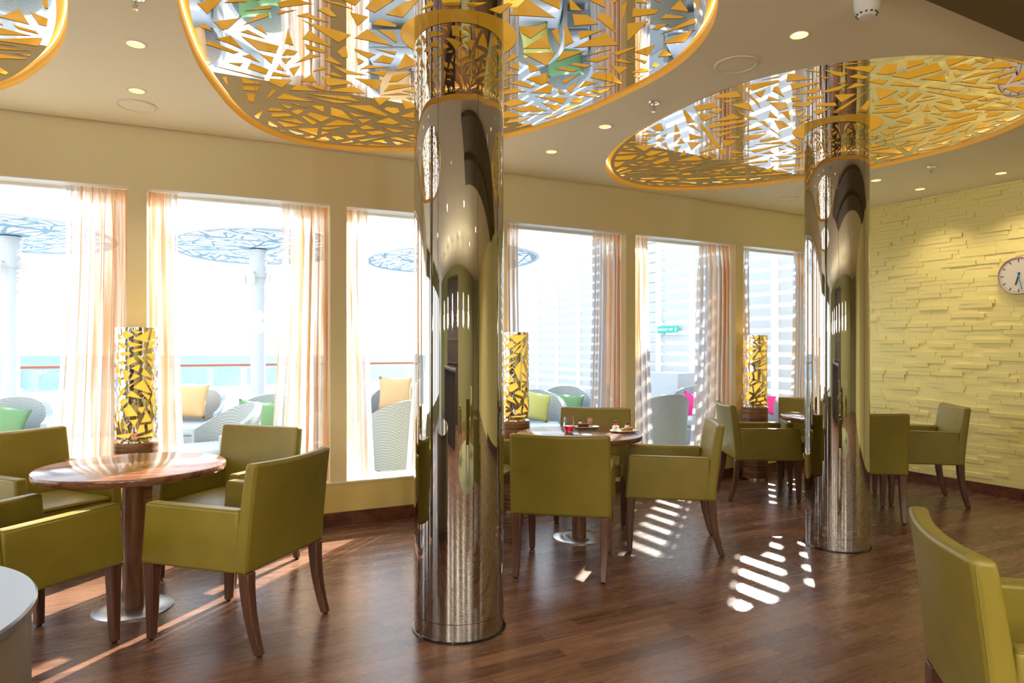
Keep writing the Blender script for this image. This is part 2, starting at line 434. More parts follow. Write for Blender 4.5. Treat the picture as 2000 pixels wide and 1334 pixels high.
def ring_wall(name, xs, off0, off1, z0, z1, m, cap=True):
    mb = MB(); n = len(xs)
    for x in xs:
        a, b_ = wp(x, off0), wp(x, off1)
        mb.v += [(a.x, a.y, z0), (b_.x, b_.y, z0), (b_.x, b_.y, z1), (a.x, a.y, z1)]
    for i in range(n-1):
        o = i*4
        for k in range(4): mb.f.append((o+k, o+(k+1) % 4, o+4+(k+1) % 4, o+4+k))
    mb.f += [(0, 1, 2, 3), ((n-1)*4+3, (n-1)*4+2, (n-1)*4+1, (n-1)*4)]
    return mb.build(name, m)
# floor
o_ = [(x, y) for x, y in outer]
mb = MB(); mb.add([(x, y, 0) for x, y in o_]+[(x, y, -.1) for x, y in o_], [tuple(range(len(o_))), tuple(range(len(o_), 2*len(o_)))] +
      [(i, (i+1) % len(o_), (i+1) % len(o_)+len(o_), i+len(o_)) for i in range(len(o_))])
struct(mb.build('floor', m_floor), 'brown teak strip parquet floor with a satin sheen', 'floor')

# ceiling discs: outlines measured in plan
D1 = [[-1.42,2.95],[-1.54,3.24],[-1.6,3.4],[-1.65,3.59],[-1.69,3.79],[-1.72,4.02],[-1.74,4.19],[-1.77,4.58],[-1.72,4.83],[-1.63,5.02],[-1.5,5.12],[-1.35,5.17],[-1.11,5.22],[-.77,5.24],[-.06,4.91],[.1,4.77],[.32,4.55],[.52,4.29],[.67,4.05],[.72,4.0],[.81,3.81],[.9,3.62],[.93,3.45],[.95,3.3],[.94,3.16],[.92,3.06],[.89,2.95]]
D2 = [[.78,5.66],[.82,5.88],[.94,6.18],[1.13,6.41],[1.4,6.53],[1.96,6.47],[.77,5.27],[.82,4.97],[.89,4.72],[1.01,4.44],[1.11,4.21],[1.18,4.09],[1.2,4.0],[1.4,3.79],[1.61,3.66],[1.87,3.56],[2.05,3.51],[2.25,3.5],[2.47,3.53],[2.69,3.59],[2.24,6.36],[2.58,6.11],[3.03,5.75],[3.19,5.47],[3.35,5.21],[3.43,4.9],[3.42,4.57]]
D1 = D1+[[x-2.5, y-1.38] for x, y in D2 if y < 4.25]
D2 = D2+[[x+2.5, y+1.38] for x, y in D1 if x > .85 and y < 3.2]
def egg(pts, c, n=120):
    P = np.array(pts)-c; th = np.arctan2(P[:, 1], P[:, 0]); r = np.hypot(P[:, 0], P[:, 1])
    T = np.linspace(-PI, PI, n, endpoint=False); R = np.zeros(n)
    for i, t_ in enumerate(T):             # smooth local fit of the radius over the angle
        d = (th-t_+PI) % (2*PI)-PI; k = np.exp(-.5*(d/.20)**2)+1e-9
        A = np.column_stack([np.ones(len(d)), d, d*d]); Wk = A*k[:, None]
        R[i] = np.linalg.solve(A.T@Wk+np.diag([0, 1e-4, 2e-2]), Wk.T@r)[0]
    return [(c[0]+R[i]*math.cos(T[i]), c[1]+R[i]*math.sin(T[i])) for i in range(n)]
c1, c2 = np.array([-.45, 3.7]), np.array([2.07, 5.0])
SH0 = np.array([-2.58, -1.15])
eggs = [egg(D1, c1), egg(D2, c2), [(x+SH0[0], y+SH0[1]) for x, y in egg(D1, c1)]]
cols = [(-.260, 3.352), (2.250, 4.73), (-2.84, 2.20)]
# downlights: photo positions, then the others of the room
dl_px = [(265, 86), (267, 177), (1182, 247), (1077, 296), (1561, 68), (1711, 352), (1797, 369), (1955, 338)]
dls = [tuple(up(x, y, H)[:2]) for x, y in dl_px]+[(-.9, .8), (1.1, .9), (3.2, 2.2), (.2, -1.2), (2.3, -.8), (-2.2, -1.4), (4.6, .2), (4.1, -2), (-3.9, .4), (-.2, -3.2)]
circ = lambda c, r, n=24: [(c[0]+r*math.cos(2*PI*i/n), c[1]+r*math.sin(2*PI*i/n)) for i in range(n)]
ceil_out = [tuple(wp(x, -.018)[:2]) for x in wcurve]+[(TE.x, TE.y)]+BACK[:2]
V2, T2, _ = sheet(ceil_out, eggs+[circ(c, .042) for c in dls])
mb = MB(); mb.add([(x, y, H) for x, y in V2], T2)
ox = [tuple(wp(x, .25)[:2]) for x in wcurve]+[(TE.x+1, TE.y)]+[(BACK[0][0], BACK[0][1]-.5), (-10, -7)]
mb.add([(x, y, H+.13) for x, y in ox], [tuple(range(len(ox)))])
struct(mb.build('ceiling', m_ceil), 'smooth cream ceiling with oval light recesses', 'ceiling')

# window wall
struct(ring_wall('wall_windows', wcurve, 0, .15, 2.458, H+.125, m_wall), 'beige header wall running above the windows', 'wall')
struct(ring_wall('wall_below_windows', wcurve, 0, .22, 0, .322, m_low), 'low pale yellow wall under the windows', 'wall')
struct(ring_wall('trim_1', wcurve, -.004, .23, .322, .335, m_white), 'white window sill', 'sill')
struct(ring_wall('baseboard_windows', wcurve[:-1]+[CX-.02], -.014, .0, 0, .104, m_base), 'dark reddish wooden baseboard under the windows', 'baseboard')
pil = [(xpx(a), xpx(b_)) for a, b_ in ((248, 286), (645, 677), (967, 991), (1223, 1241), (1437, 1452))]
step = (pil[4][0]-pil[0][0])/4
pil = [(pil[0][0]-step*k, pil[0][0]-step*k+.15) for k in (4, 3, 2, 1)]+pil+[(CX-.16, CX)]
pillabel = {4: 'beige window pillar behind the lamp beside the left table', 5: 'beige window pillar left of the nearer mirrored column', 6: 'beige window pillar at the right edge of the nearer mirrored column', 7: 'beige window pillar behind the table with food', 8: 'beige window pillar beside the farthest lamp'}
for i, (a, b_) in enumerate(pil):
    o = ring_wall('trim_%d' % (i+2), [a, (a+b_)/2, b_], .001, .149, .335, 2.449, m_wall)
    struct(o, pillabel.get(i, 'beige window pillar %s' % ('in the corner by the relief wall' if i == 9 else 'of the left part of the room')), 'pillar')
struct(ring_wall('trim_21', wcurve, .002, .15, 2.450, 2.4579, m_white), 'white strip on the underside of the window header', 'trim')
# windows
for i in range(len(pil)-1):
    a, b_ = pil[i][1], pil[i+1][0]; xs = [a+(b_-a)*k/6 for k in range(7)]
    nm = 'window_%d' % (i+1)
    fr = MB()
    def strip(o0, o1, z0, z1, X):
        base = len(fr.v)
        for x in X:
            p, q = wp(x, o0), wp(x, o1); fr.v.extend([(p.x, p.y, z0), (q.x, q.y, z0), (q.x, q.y, z1), (p.x, p.y, z1)])
        for j in range(len(X)-1):
            for k in range(4): fr.f.append((base+j*4+k, base+j*4+(k+1) % 4, base+j*4+4+(k+1) % 4, base+j*4+4+k))
        e_ = base+(len(X)-1)*4; fr.f.append((base, base+1, base+2, base+3)); fr.f.append((e_+3, e_+2, e_+1, e_))
    strip(.15, .19, 2.43, 2.56, xs); strip(.152, .188, .335, .35, xs)
    strip(.15, .19, .35, 2.43, [a-.03, a+.012]); strip(.15, .19, .35, 2.43, [b_-.012, b_+.03])
    wlab = {3: 'leftmost window, with a deck canopy pole outside', 4: 'window between the two pillars left of the nearer mirrored column', 5: 'window partly hidden by the nearer mirrored column', 6: 'window behind the table with food', 7: 'window with the green exit sign outside', 8: 'window right of the farthest lamp, slatted screen outside'}.get(i, 'window left of the view')
    f = fr.build(nm, m_white); struct(f, wlab, 'window')
    g = MB()
    for x in xs:
        p = wp(x, .17); g.v.extend([(p.x, p.y, .35), (p.x, p.y, 2.43)])
    for j in range(len(xs)-1): g.f.append((2*j, 2*j+2, 2*j+3, 2*j+1))
    g.build('window_pane', m_glass, f)

# relief wall
def tp(s, off=0, z=0): return Vector((CX, CY, 0))+TD*s+TN*off+Vector((0, 0, z))
TA = math.atan2(TD.y, TD.x)
rnd = random.Random(5)
mb = MB()
a, b_ = tp(-.1), tp(TLEN); c_, d_ = tp(TLEN, -.12), tp(-.1, -.12)
mb.add([(p.x, p.y, z) for z in (0, H+.13) for p in (a, b_, c_, d_)], [(0, 1, 5, 4), (1, 2, 6, 5), (2, 3, 7, 6), (3, 0, 4, 7)])
RelLen = 6.6
z = .11
row = 0
while z < H-.01:
    h_ = .0395
    s = rnd.uniform(-.4, 0)
    while s < RelLen:
        L = rnd.uniform(.20, .36)
        z0, z1 = z, min(z+h_, H)
        d0 = rnd.uniform(.001, .004)
        if rnd.random() < .46: d0 = rnd.uniform(.007, .016)
        s0, s1 = max(s, 0), min(s+L-.002, RelLen)
        if s1-s0 > .03:
            tilt = rnd.uniform(-.002, .006); f0, f1 = d0*rnd.uniform(.45, 1), d0
            g0 = .012
            pts = [tp(s0, 0, z0), tp(s1, 0, z0-tilt), tp(s1, 0, z1-tilt), tp(s0, 0, z1), tp(s0+g0*.4, f0, z0+.001), tp(s1-.001, f1, z0+.001-tilt), tp(s1-.001, f1+.002, z1-.001-tilt), tp(s0+g0*.4, f0+.002, z1-.001)]
            mb.add(pts, [(0, 1, 5, 4), (1, 2, 6, 5), (2, 3, 7, 6), (3, 0, 4, 7), (4, 5, 6, 7)])
        s += L+(rnd.uniform(.05, .25) if rnd.random() < .5 else 0)
    z += h_+rnd.choice((0, 0, .004)); row += 1
struct(mb.build('wall_right', m_tex), 'pale yellow wall covered in staggered raised relief strips', 'wall')
mb = MB(); a = tp(RelLen/2+.0, .007, .052); mb.box(a, (RelLen+.1, .014, .104), TA)
struct(mb.build('baseboard_right', m_base), 'dark reddish wooden baseboard under the relief wall', 'baseboard')
# rear and left walls
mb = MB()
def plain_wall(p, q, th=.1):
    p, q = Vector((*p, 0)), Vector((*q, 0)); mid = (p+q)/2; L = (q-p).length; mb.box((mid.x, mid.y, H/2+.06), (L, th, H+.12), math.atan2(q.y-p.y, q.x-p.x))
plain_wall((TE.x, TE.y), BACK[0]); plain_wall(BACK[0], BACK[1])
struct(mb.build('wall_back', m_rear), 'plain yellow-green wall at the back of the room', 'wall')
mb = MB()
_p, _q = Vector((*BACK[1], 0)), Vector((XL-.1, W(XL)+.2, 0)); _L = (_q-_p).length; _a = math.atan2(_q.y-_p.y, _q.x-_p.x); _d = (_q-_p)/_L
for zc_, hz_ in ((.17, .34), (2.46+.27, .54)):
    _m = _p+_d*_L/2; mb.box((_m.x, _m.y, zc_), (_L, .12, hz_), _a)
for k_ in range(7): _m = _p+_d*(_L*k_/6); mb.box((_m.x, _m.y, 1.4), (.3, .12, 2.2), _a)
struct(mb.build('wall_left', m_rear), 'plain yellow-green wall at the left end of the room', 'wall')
# soffit at top right
p0, p1 = up(1838, -4, H), up(2003, 68, H)
dr = (p1-p0).normalized(); nrm = Vector((dr.y, -dr.x, 0))
if nrm.y > 0: nrm = -nrm
mid = (p0+p1)/2; ang = math.atan2(dr.y, dr.x)
q = mid+dr*.6+nrm*.45
mb = MB(); mb.box((q.x, q.y, H-.02), (6.2, .9, .036), ang)
q2 = mid+dr*.6+nrm*1.3; mb.box((q2.x-.0, q2.y, H-.035), (6.2, .8, .066), ang)
struct(mb.build('trim_20', m_soffit), 'dark olive dropped ceiling edge at the top right', 'ceiling trim')

# ================================================================== ceiling discs
def disc(idx, outline, col, label, seed):
    root = empty('ceiling_disc', (0, 0, 0), 0, label, 'ceiling panel', None)
    cx, cy = np.mean(outline, 0); root.location = (cx, cy, H)
    loc = [(x-cx, y-cy) for x, y in outline]; hc = (col[0]-cx, col[1]-cy)
    def shrink(d):
        n = len(loc); out = []
        for i in range(n):
            a, b_ = loc[i-1], loc[(i+1) % n]; dx, dy = b_[0]-a[0], b_[1]-a[1]; L = math.hypot(dx, dy)
            out.append((loc[i][0]-dy/L*d, loc[i][1]+dx/L*d))
        return out
    # backing
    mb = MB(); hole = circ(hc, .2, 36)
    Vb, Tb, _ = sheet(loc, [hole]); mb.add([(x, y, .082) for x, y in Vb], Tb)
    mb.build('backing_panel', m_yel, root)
    # rim wall
    n = len(loc); mb = MB(); mb.add([(x, y, z_) for z_ in (0, .082) for x, y in loc], [(i, (i+1) % n, (i+1) % n+n, i+n) for i in range(n)])
    mb.build('recess_rim', m_rimwall, root, smooth=True)
    # lattice
    Lo = shrink(.045); Li = shrink(.075)
    xs = [p[0] for p in Lo]; ys = [p[1] for p in Lo]
    holes = lattice_holes(Li, .0235, seed, .011, .030, (min(xs), min(ys), max(xs), max(ys)), (hc[0], hc[1], .31))
    Vl, Tl, loops = sheet(Lo, holes+[circ(hc, .285, 48)])
    zb, zt = .018, .0215
    me = MB(); me.add([(x, y, zb) for x, y in Vl], Tl)
    o = me.build('mirror_lattice', m_mirror, root)
    bm = bmesh.new(); bm.from_mesh(o.data)
    for f_ in bm.faces:
        if f_.normal.z > 0: f_.normal_flip()
    o.data.materials.append(m_cut)
    for l in loops:
        vs = [(bm.verts.new((x, y, zb)), bm.verts.new((x, y, zt))) for x, y in l]
        for i in range(len(l)):
            j = (i+1) % len(l); f_ = bm.faces.new((vs[i][0], vs[j][0], vs[j][1], vs[i][1])); f_.material_index = 1
    tv = [bm.verts.new((x, y, zt)) for x, y in Vl]
    for t_ in Tl:
        f_ = bm.faces.new([tv[k] for k in t_]); f_.material_index = 1
    bm.to_mesh(o.data); bm.free()
    # hidden light strip along the rim
    A, B = shrink(.004), shrink(.012)
    mb = MB(); mb.add([(x, y, .068) for x, y in A]+[(x, y, .068) for x, y in B], [(i, (i+1) % n, (i+1) % n+n, i+n) for i in range(n)])
    s_ = mb.build('light_strip', m_strip, root)
    # stand-off rods
    R = random.Random(seed); mb = MB(); k = 0
    for _ in range(400):
        x, y = R.uniform(min(xs), max(xs)), R.uniform(min(ys), max(ys))
        if inpoly(Li, (x, y)) and math.hypot(x-hc[0], y-hc[1]) > .34 and not any(inpoly(h_, (x, y)) for h_ in holes):
            mb.tube([(x, y, .024), (x, y, .082)], .004, 6); k += 1
            if k > 34: break
    o2 = mb.build('standoff_rods', m_chrome, root); o2['kind'] = 'stuff'
disc(0, eggs[0], cols[0], 'large oval mirrored lattice ceiling disc around the nearer column', 11)
disc(1, eggs[1], cols[1], 'oval mirrored lattice ceiling disc around the farther right column', 23)
disc(2, eggs[2], cols[2], 'oval mirrored lattice ceiling disc cut off at the top left corner', 37)

# ================================================================== columns
def column(c, r, label):
    root = empty('mirror_column', (c[0], c[1], 0), 0, label, 'column')
    mb = MB(); mb.lathe([(r, .089), (r, 1.0), (r, 2.0), (r, H+.081)], 128, cap=False); mb.build('shaft', m_column, root, smooth=True)
    mb = MB(); mb.lathe([(r-.0005, .004), (r-.0005, .086)], 128, cap=False); mb.build('base_band', m_column, root, smooth=True)
    mb = MB(); mb.lathe([(r-.003, .085), (r-.003, .090)], 96, cap=False); mb.build('joint_groove', m_seam, root, smooth=True)
    mb = MB(); mb.lathe([(r+.011, 0), (r+.011, .004), (r-.002, .008)], 96); mb.build('floor_trim', m_rimdark, root, smooth=True)
    for a in (-1.95, -1.08, .6, 2.4):
        mb = MB(); x, y = (r+.0002)*math.cos(a), (r+.0002)*math.sin(a)
        mb.box((x, y, (H+.17)/2), (.0012, .0016, H-.09), a); mb.build('vertical_seam', m_seam, root)
column(cols[0], .219, 'nearer round mirror-polished steel column in the middle of the room')
column(cols[1], .206, 'farther round mirror-polished steel column beside the relief wall')
column(cols[2], .219, 'mirror-polished steel column standing left of the view')

# ================================================================== ceiling fixtures
m_glow = mat('warm_lamp_face', (1, .9, .75), .5, emis=(1, .80, .52), es=6)
m_can = mat('copper_reflector', (.95, .62, .38), .3, .3)
m_trimw = mat('fixture_white', (.82, .74, .6), .45)
def downlight(c, label):
    root = empty('downlight', (c[0], c[1], H), 0, label, 'ceiling light', 'recessed downlights')
    mb = MB(); mb.lathe([(.041, 0), (.041, -.003), (.047, -.004), (.055, -.001), (.055, 0)], 32, cap=False); mb.build('trim_ring', m_trimw, root, smooth=True)
    mb = MB(); mb.lathe([(.041, 0), (.036, .028)], 32, cap=False); mb.build('reflector', m_can, root, smooth=True)
    mb = MB(); mb.lathe([(.036, .028), (.00001, .028)], 32, cap=False); mb.build('lamp_face', m_glow, root)
    d = bpy.data.lights.new('downlight_beam', 'SPOT'); d.energy = 16; d.spot_size = math.radians(110); d.spot_blend = .8; d.color = (1, .78, .5); d.shadow_soft_size = .03
    l = bpy.data.objects.new('downlight_beam', d); COL.objects.link(l); l.parent = root; l.location = (0, 0, -.012)
rlab = ['camera side, left of the middle', 'camera side, right of the middle', 'right foreground armchair', 'middle of the bar area', 'striped rug', 'bar counter', 'right end of the bar area', 'rear right corner', 'frosted partition', 'back bar']
dlab = ['warm recessed downlight, upper of the two left of the big ceiling disc', 'warm recessed downlight, lower of the two above the left round speaker', 'warm recessed downlight below the right end of the big ceiling disc',
        'small warm recessed downlight right of the nearer column', 'orange glowing recessed downlight at the top near the smoke detector', 'small recessed downlight at the right edge of the farther column',
        'small recessed downlight above the relief wall, left one', 'small recessed downlight above the relief wall, at the right']
for i, c in enumerate(dls): downlight(c, dlab[i] if i < 8 else 'warm recessed downlight in the ceiling over the '+rlab[i-8])
def speaker(px, py, r, label):
    p = up(px, py, H); root = empty('ceiling_speaker', (p.x, p.y, H), 0, label, 'speaker')
    mb = MB(); mb.lathe([(r, 0), (r*.99, -.006), (r*.90, -.008), (r*.86, -.003)], 48, cap=False); mb.build('speaker_ring', m_trimw, root, smooth=True)
    mb = MB(); mb.lathe([(r*.87, -.003), (r*.5, -.006), (.0001, -.007)], 48, cap=False); mb.build('speaker_grille', m_ceil, root, smooth=True)
speaker(267, 206, .115, 'round cream ceiling speaker at the left near the window header')
speaker(1438, 126, .115, 'round ceiling speaker between the two ceiling discs')
speaker(1538, 388, .11, 'faint round ceiling speaker left of the farther column top')
def sprinkler(px, py, label):
    p = up(px, py, H); root = empty('sprinkler', (p.x, p.y, H), 0, label, 'sprinkler')
    mb = MB(); mb.lathe([(.038, 0), (.036, -.006), (.018, -.010), (.0001, -.010)], 32, cap=False); mb.build('escutcheon', m_chrome, root, smooth=True)
    mb = MB(); mb.lathe([(.008, -.008), (.009, -.03), (.006, -.032), (.006, -.05), (.012, -.052), (.012, -.055), (.0001, -.056)], 16, cap=False)
    for s in (-1, 1): mb.tube([(s*.008, 0, -.022), (s*.012, 0, -.036), (s*.004, 0, -.052)], .0022, 6)
    mb.build('sprinkler_head', m_chrome, root, smooth=True)
sprinkler(264, -6, 'chrome sprinkler at the top left edge'); sprinkler(1276, 201, 'chrome sprinkler between the two big ceiling discs'); sprinkler(1819, 326, 'small sprinkler above the relief wall')
p = up(1693, -3, H); root = empty('smoke_detector', (p.x, p.y, H), 0, 'round white smoke detector at the top right', 'smoke detector')
mb = MB(); mb.lathe([(.052, 0), (.052, -.022), (.050, -.026), (.050, -.045), (.046, -.052)], 40, cap=False); mb.build('detector_base', m_outwhite, root, smooth=True)
mb = MB(); mb.lathe([(.046, -.052), (.044, -.064), (.030, -.080), (.0001, -.084)], 40, cap=False); mb.build('detector_dome', m_outwhite, root, smooth=True)
mb = MB()
for k in range(12):
    a = k*PI/6; mb.box((.041*math.cos(a), .041*math.sin(a), -.070), (.006, .007, .005), a)
mb.build('vent_slots', m_glide, root)

# ================================================================== armchairs
SW, SD = .30, .30
def back_pt(x, z, front):                 # backrest surface in local space, chair faces +y
    tz = (z-.365)/(.855-.365); bow = .035*(1-(x/SW)**2)*min(1, max(0, tz))
    y = -.285-.05*max(0, tz)**1.2-bow
    return y+(front*(.075-.018*tz))
def make_chair():
    root = empty('armchair', (0, 0, 0))
    nx, nz = 14, 8
    mb = MB(); zs = [.365+(.855-.365)*k/nz for k in range(nz+1)]; xs = [-SW+2*SW*k/nx for k in range(nx+1)]
    idx = {}
    for s in (0, 1):
        for i, x in enumerate(xs):
            for k, z_ in enumerate(zs):
                idx[s, i, k] = len(mb.v); xx = x*(1-.012*k/nz); zt = z_-(.006*math.cos(x/SW*PI/2) if k == nz else 0)
                mb.v.append((xx, back_pt(x, z_, s), zt))
    for i in range(nx):
        for k in range(nz):
            mb.f.append((idx[0, i, k], idx[0, i+1, k], idx[0, i+1, k+1], idx[0, i, k+1])); mb.f.append((idx[1, i, k], idx[1, i, k+1], idx[1, i+1, k+1], idx[1, i+1, k]))
    for i in range(nx):
        for k in (0, nz): mb.f.append((idx[0, i, k], idx[1, i, k], idx[1, i+1, k], idx[0, i+1, k]))
    for k in range(nz):
        for i in (0, nx): mb.f.append((idx[0, i, k], idx[1, i, k], idx[1, i, k+1], idx[0, i, k+1]))
    mb.build('backrest', m_leather, root, bevel=.016, seg=3, ang=50)
    # arms: side panels
    for s in (-1, 1):
        mb = MB(); xo, xi = s*SW, s*(SW-.068)
        prof = [(.300, .365), (.272, .650), (.05, .648), (-.246, .645), (-.238, .365)]
        k = len(prof); vs = [(xo*(1 if z_ < .5 else .995), y, z_) for y, z_ in prof]+[(xi, y, z_) for y, z_ in prof]
        mb.add(vs, [tuple(range(k)), tuple(range(k, 2*k))]+[(i, (i+1) % k, (i+1) % k+k, i+k) for i in range(k)])
        mb.build('armrest', m_leather, root, bevel=.014, seg=3)
    # front rail and seat
    mb = MB(); mb.box((0, .02, .405), (2*(SW-.070), .50, .078)); mb.build('seat_rail', m_leather, root, bevel=.008)
    mb = MB(); n = 10; g = {}
    for i in range(n+1):
        for j in range(n+1):
            u, v_ = i/n*2-1, j/n*2-1; g[i, j] = len(mb.v); zz = .462+.018*(1-u**4)*(1-v_**4)
            mb.v.append((u*(SW-.072), .035+v_*.242, zz))
    bot = {}
    for i in range(n+1):
        for j in range(n+1):
            if i in (0, n) or j in (0, n):
                bot[i, j] = len(mb.v); x_, y_, _z = mb.v[g[i, j]]; mb.v.append((x_, y_, .446))
    for i in range(n):
        for j in range(n): mb.f.append((g[i, j], g[i+1, j], g[i+1, j+1], g[i, j+1]))
        for j in (0, n): mb.f.append((g[i, j], bot[i, j], bot[i+1, j], g[i+1, j])); mb.f.append((g[j, i], bot[j, i], bot[j, i+1], g[j, i+1]))
    mb.build('seat_cushion', m_leather, root, bevel=.010, seg=3, ang=50)
    # seams
    mb = MB()
    top = [(x*.988, back_pt(x, .855, 0)+.010, .853-.006*math.cos(x/SW*PI/2)) for x in xs[1:-1]]
    mb.tube(top, .0022, 6)
    for s in (-1, 1):
        mb.tube([(s*(SW-.003)*(1-.012*(z_-.365)/.49), back_pt(SW, z_, 0)+.006, z_) for z_ in zs[:-1]+[.84]], .0022, 6)
        mb.tube([(s*(SW-.004), .26, .648), (s*(SW-.004), -.24, .643)], .002, 6)
    mb.build('piping', m_stitch, root)
    # legs
    def leg(x, y0, y1, kind):
        mb = MB(); n = 6; vs = []
        for k in range(n+1):
            t_ = k/n; z_ = .368*(1-t_)+.008*t_; h_ = .0275-.0095*t_
            y = y0+(y1-y0)*(t_**2 if kind == 'r' else t_)
            xx = x-math.copysign(.004*t_, x)
            vs += [(xx-h_, y-h_, z_), (xx+h_, y-h_, z_), (xx+h_, y+h_, z_), (xx-h_, y+h_, z_)]
        fs = [(0, 3, 2, 1), (n*4, n*4+1, n*4+2, n*4+3)]+[(k*4+i, k*4+(i+1) % 4, k*4+4+(i+1) % 4, k*4+4+i) for k in range(n) for i in range(4)]
        mb.add(vs, fs); o = mb.build('leg', m_legwood, root, bevel=.006)
        mb = MB(); mb.lathe([(.012, 0), (.013, .004), (.013, .012)], 16, (x-math.copysign(.004, x), y1, 0)); mb.build('leg_glide', m_glide, o)
    for s in (-1, 1):
        leg(s*.262, .262, .270, 'f'); leg(s*.262, -.262, -.325, 'r')
    return root
def face(u): return math.atan2(u[1], u[0])-PI/2
chairs = [  # x, y, facing, label
    (-1.345, 3.35, (-.953, .30), 'lime green leather armchair in the left foreground, its back to the nearer mirrored column'),
    (-2.177, 2.998, (.37, .93), 'lime green leather armchair at the left edge, side on, beside the grey stone drum table'),
    (-2.78, 4.055, (.89, -.45), 'lime green leather armchair at the far left by the window, sunlight on its seat'),
    (-1.735, 4.18, (-.316, -.949), 'lime green leather armchair by the window with lattice light streaks across its backrest'),
    (.338, 4.308, (.194, .981), 'lime green leather armchair seen square from behind in front of the food table'),
    (1.09, 4.76, (-.987, .16), 'lime green leather armchair seen from the side at the right of the food table'),
    (.654, 5.547, (-.2, -.98), 'lime green leather armchair facing the view behind the table with food'),
    (-.276, 5.12, (.93, -.35), 'lime green leather armchair mostly hidden behind the nearer mirrored column'),
    (2.284, 6.31, (.996, -.07), 'lime green leather armchair in front of the farthest lamp, facing right'),
    (2.97, 6.70, (-.25, -.97), 'lime green leather armchair behind the far table, half hidden by the farther column'),
    (2.86, 5.65, (.243, .97), 'lime green leather armchair, back to the view, right of the farther column'),
    (3.62, 6.12, (-.97, .24), 'lime green leather armchair beside the relief wall, facing left'),
    (1.51, 1.82, (.955, -.295), 'lime green leather armchair in the right foreground corner, back towards the view'),
    (1.6, -.6, (.3, -.95), 'lime green leather armchair behind the view, near the striped rug'),
    (2.9, -1.6, (-.9, .3), 'lime green leather armchair behind the view, on the striped rug'),
    (.4, -2.0, (.9, .3), 'lime green leather armchair behind the view, left of the striped rug'),
]
ch0 = make_chair()
for i, (x, y, u, lab) in enumerate(chairs):
    if i == 0: o = ch0; o.location = (x, y, 0); o.rotation_euler = (0, 0, face(u)); tag(o, lab, 'chair', 'lime green armchairs')
    else: o = dup(ch0, (x, y, 0), face(u), lab)

# ================================================================== tables
def make_table():
    root = empty('pedestal_table', (0, 0, 0))
    mb = MB(); mb.lathe([(.0001, .710), (.435, .710), (.444, .714), (.448, .722), (.449, .738), (.446, .746), (.438, .750), (.0001, .750)], 96, cap=False); mb.build('tabletop', m_walnut, root, smooth=True)
    mb = MB(); mb.lathe([(.052, .014), (.052, .709)], 40); mb.build('pedestal', m_colwood, root, smooth=True)
    mb = MB(); mb.lathe([(.0001, 0), (.192, 0), (.192, .005), (.186, .008), (.10, .014), (.055, .017), (.0001, .017)], 72, cap=False); mb.build('base_plate', m_steel, root, smooth=True)
    return root
t0 = make_table()
t0.location = (-1.98, 3.57, 0); t0.rotation_euler = (0, 0, .3); tag(t0, 'empty round walnut table at the left with a pale round steel base', 'table', 'round walnut pedestal tables')
dup(t0, (.482, 4.905, 0), .45, 'round walnut table set with a red drink and two plates of food')
dup(t0, (2.90, 6.15, 0), .1, 'round walnut table mostly hidden behind the farther mirrored column')
# grey stone drum at the lower left
m_stone, t, b = newmat('grey_stone'); setp(b, **{'Base Color': (.13, .13, .14, 1), 'Roughness': .22})
noise_bump(t, b, 40, .05, .002)
root = empty('drum_table', (-1.66, 1.40, 0), 0, 'grey polished stone drum table cut off at the lower left corner', 'table')
mb = MB(); mb.lathe([(.0001, .725), (.56, .725), (.565, .73), (.565, .745), (.56, .75), (.0001, .75)], 96, cap=False); mb.build('tabletop', m_stone, root, smooth=True)
m_drumside = paint('drum_side_metal', (.20, .17, .12), .3); mb = MB(); mb.lathe([(.50, 0), (.50, .06), (.552, .065), (.552, .725)], 96); mb.build('drum_body', m_drumside, root, smooth=True)

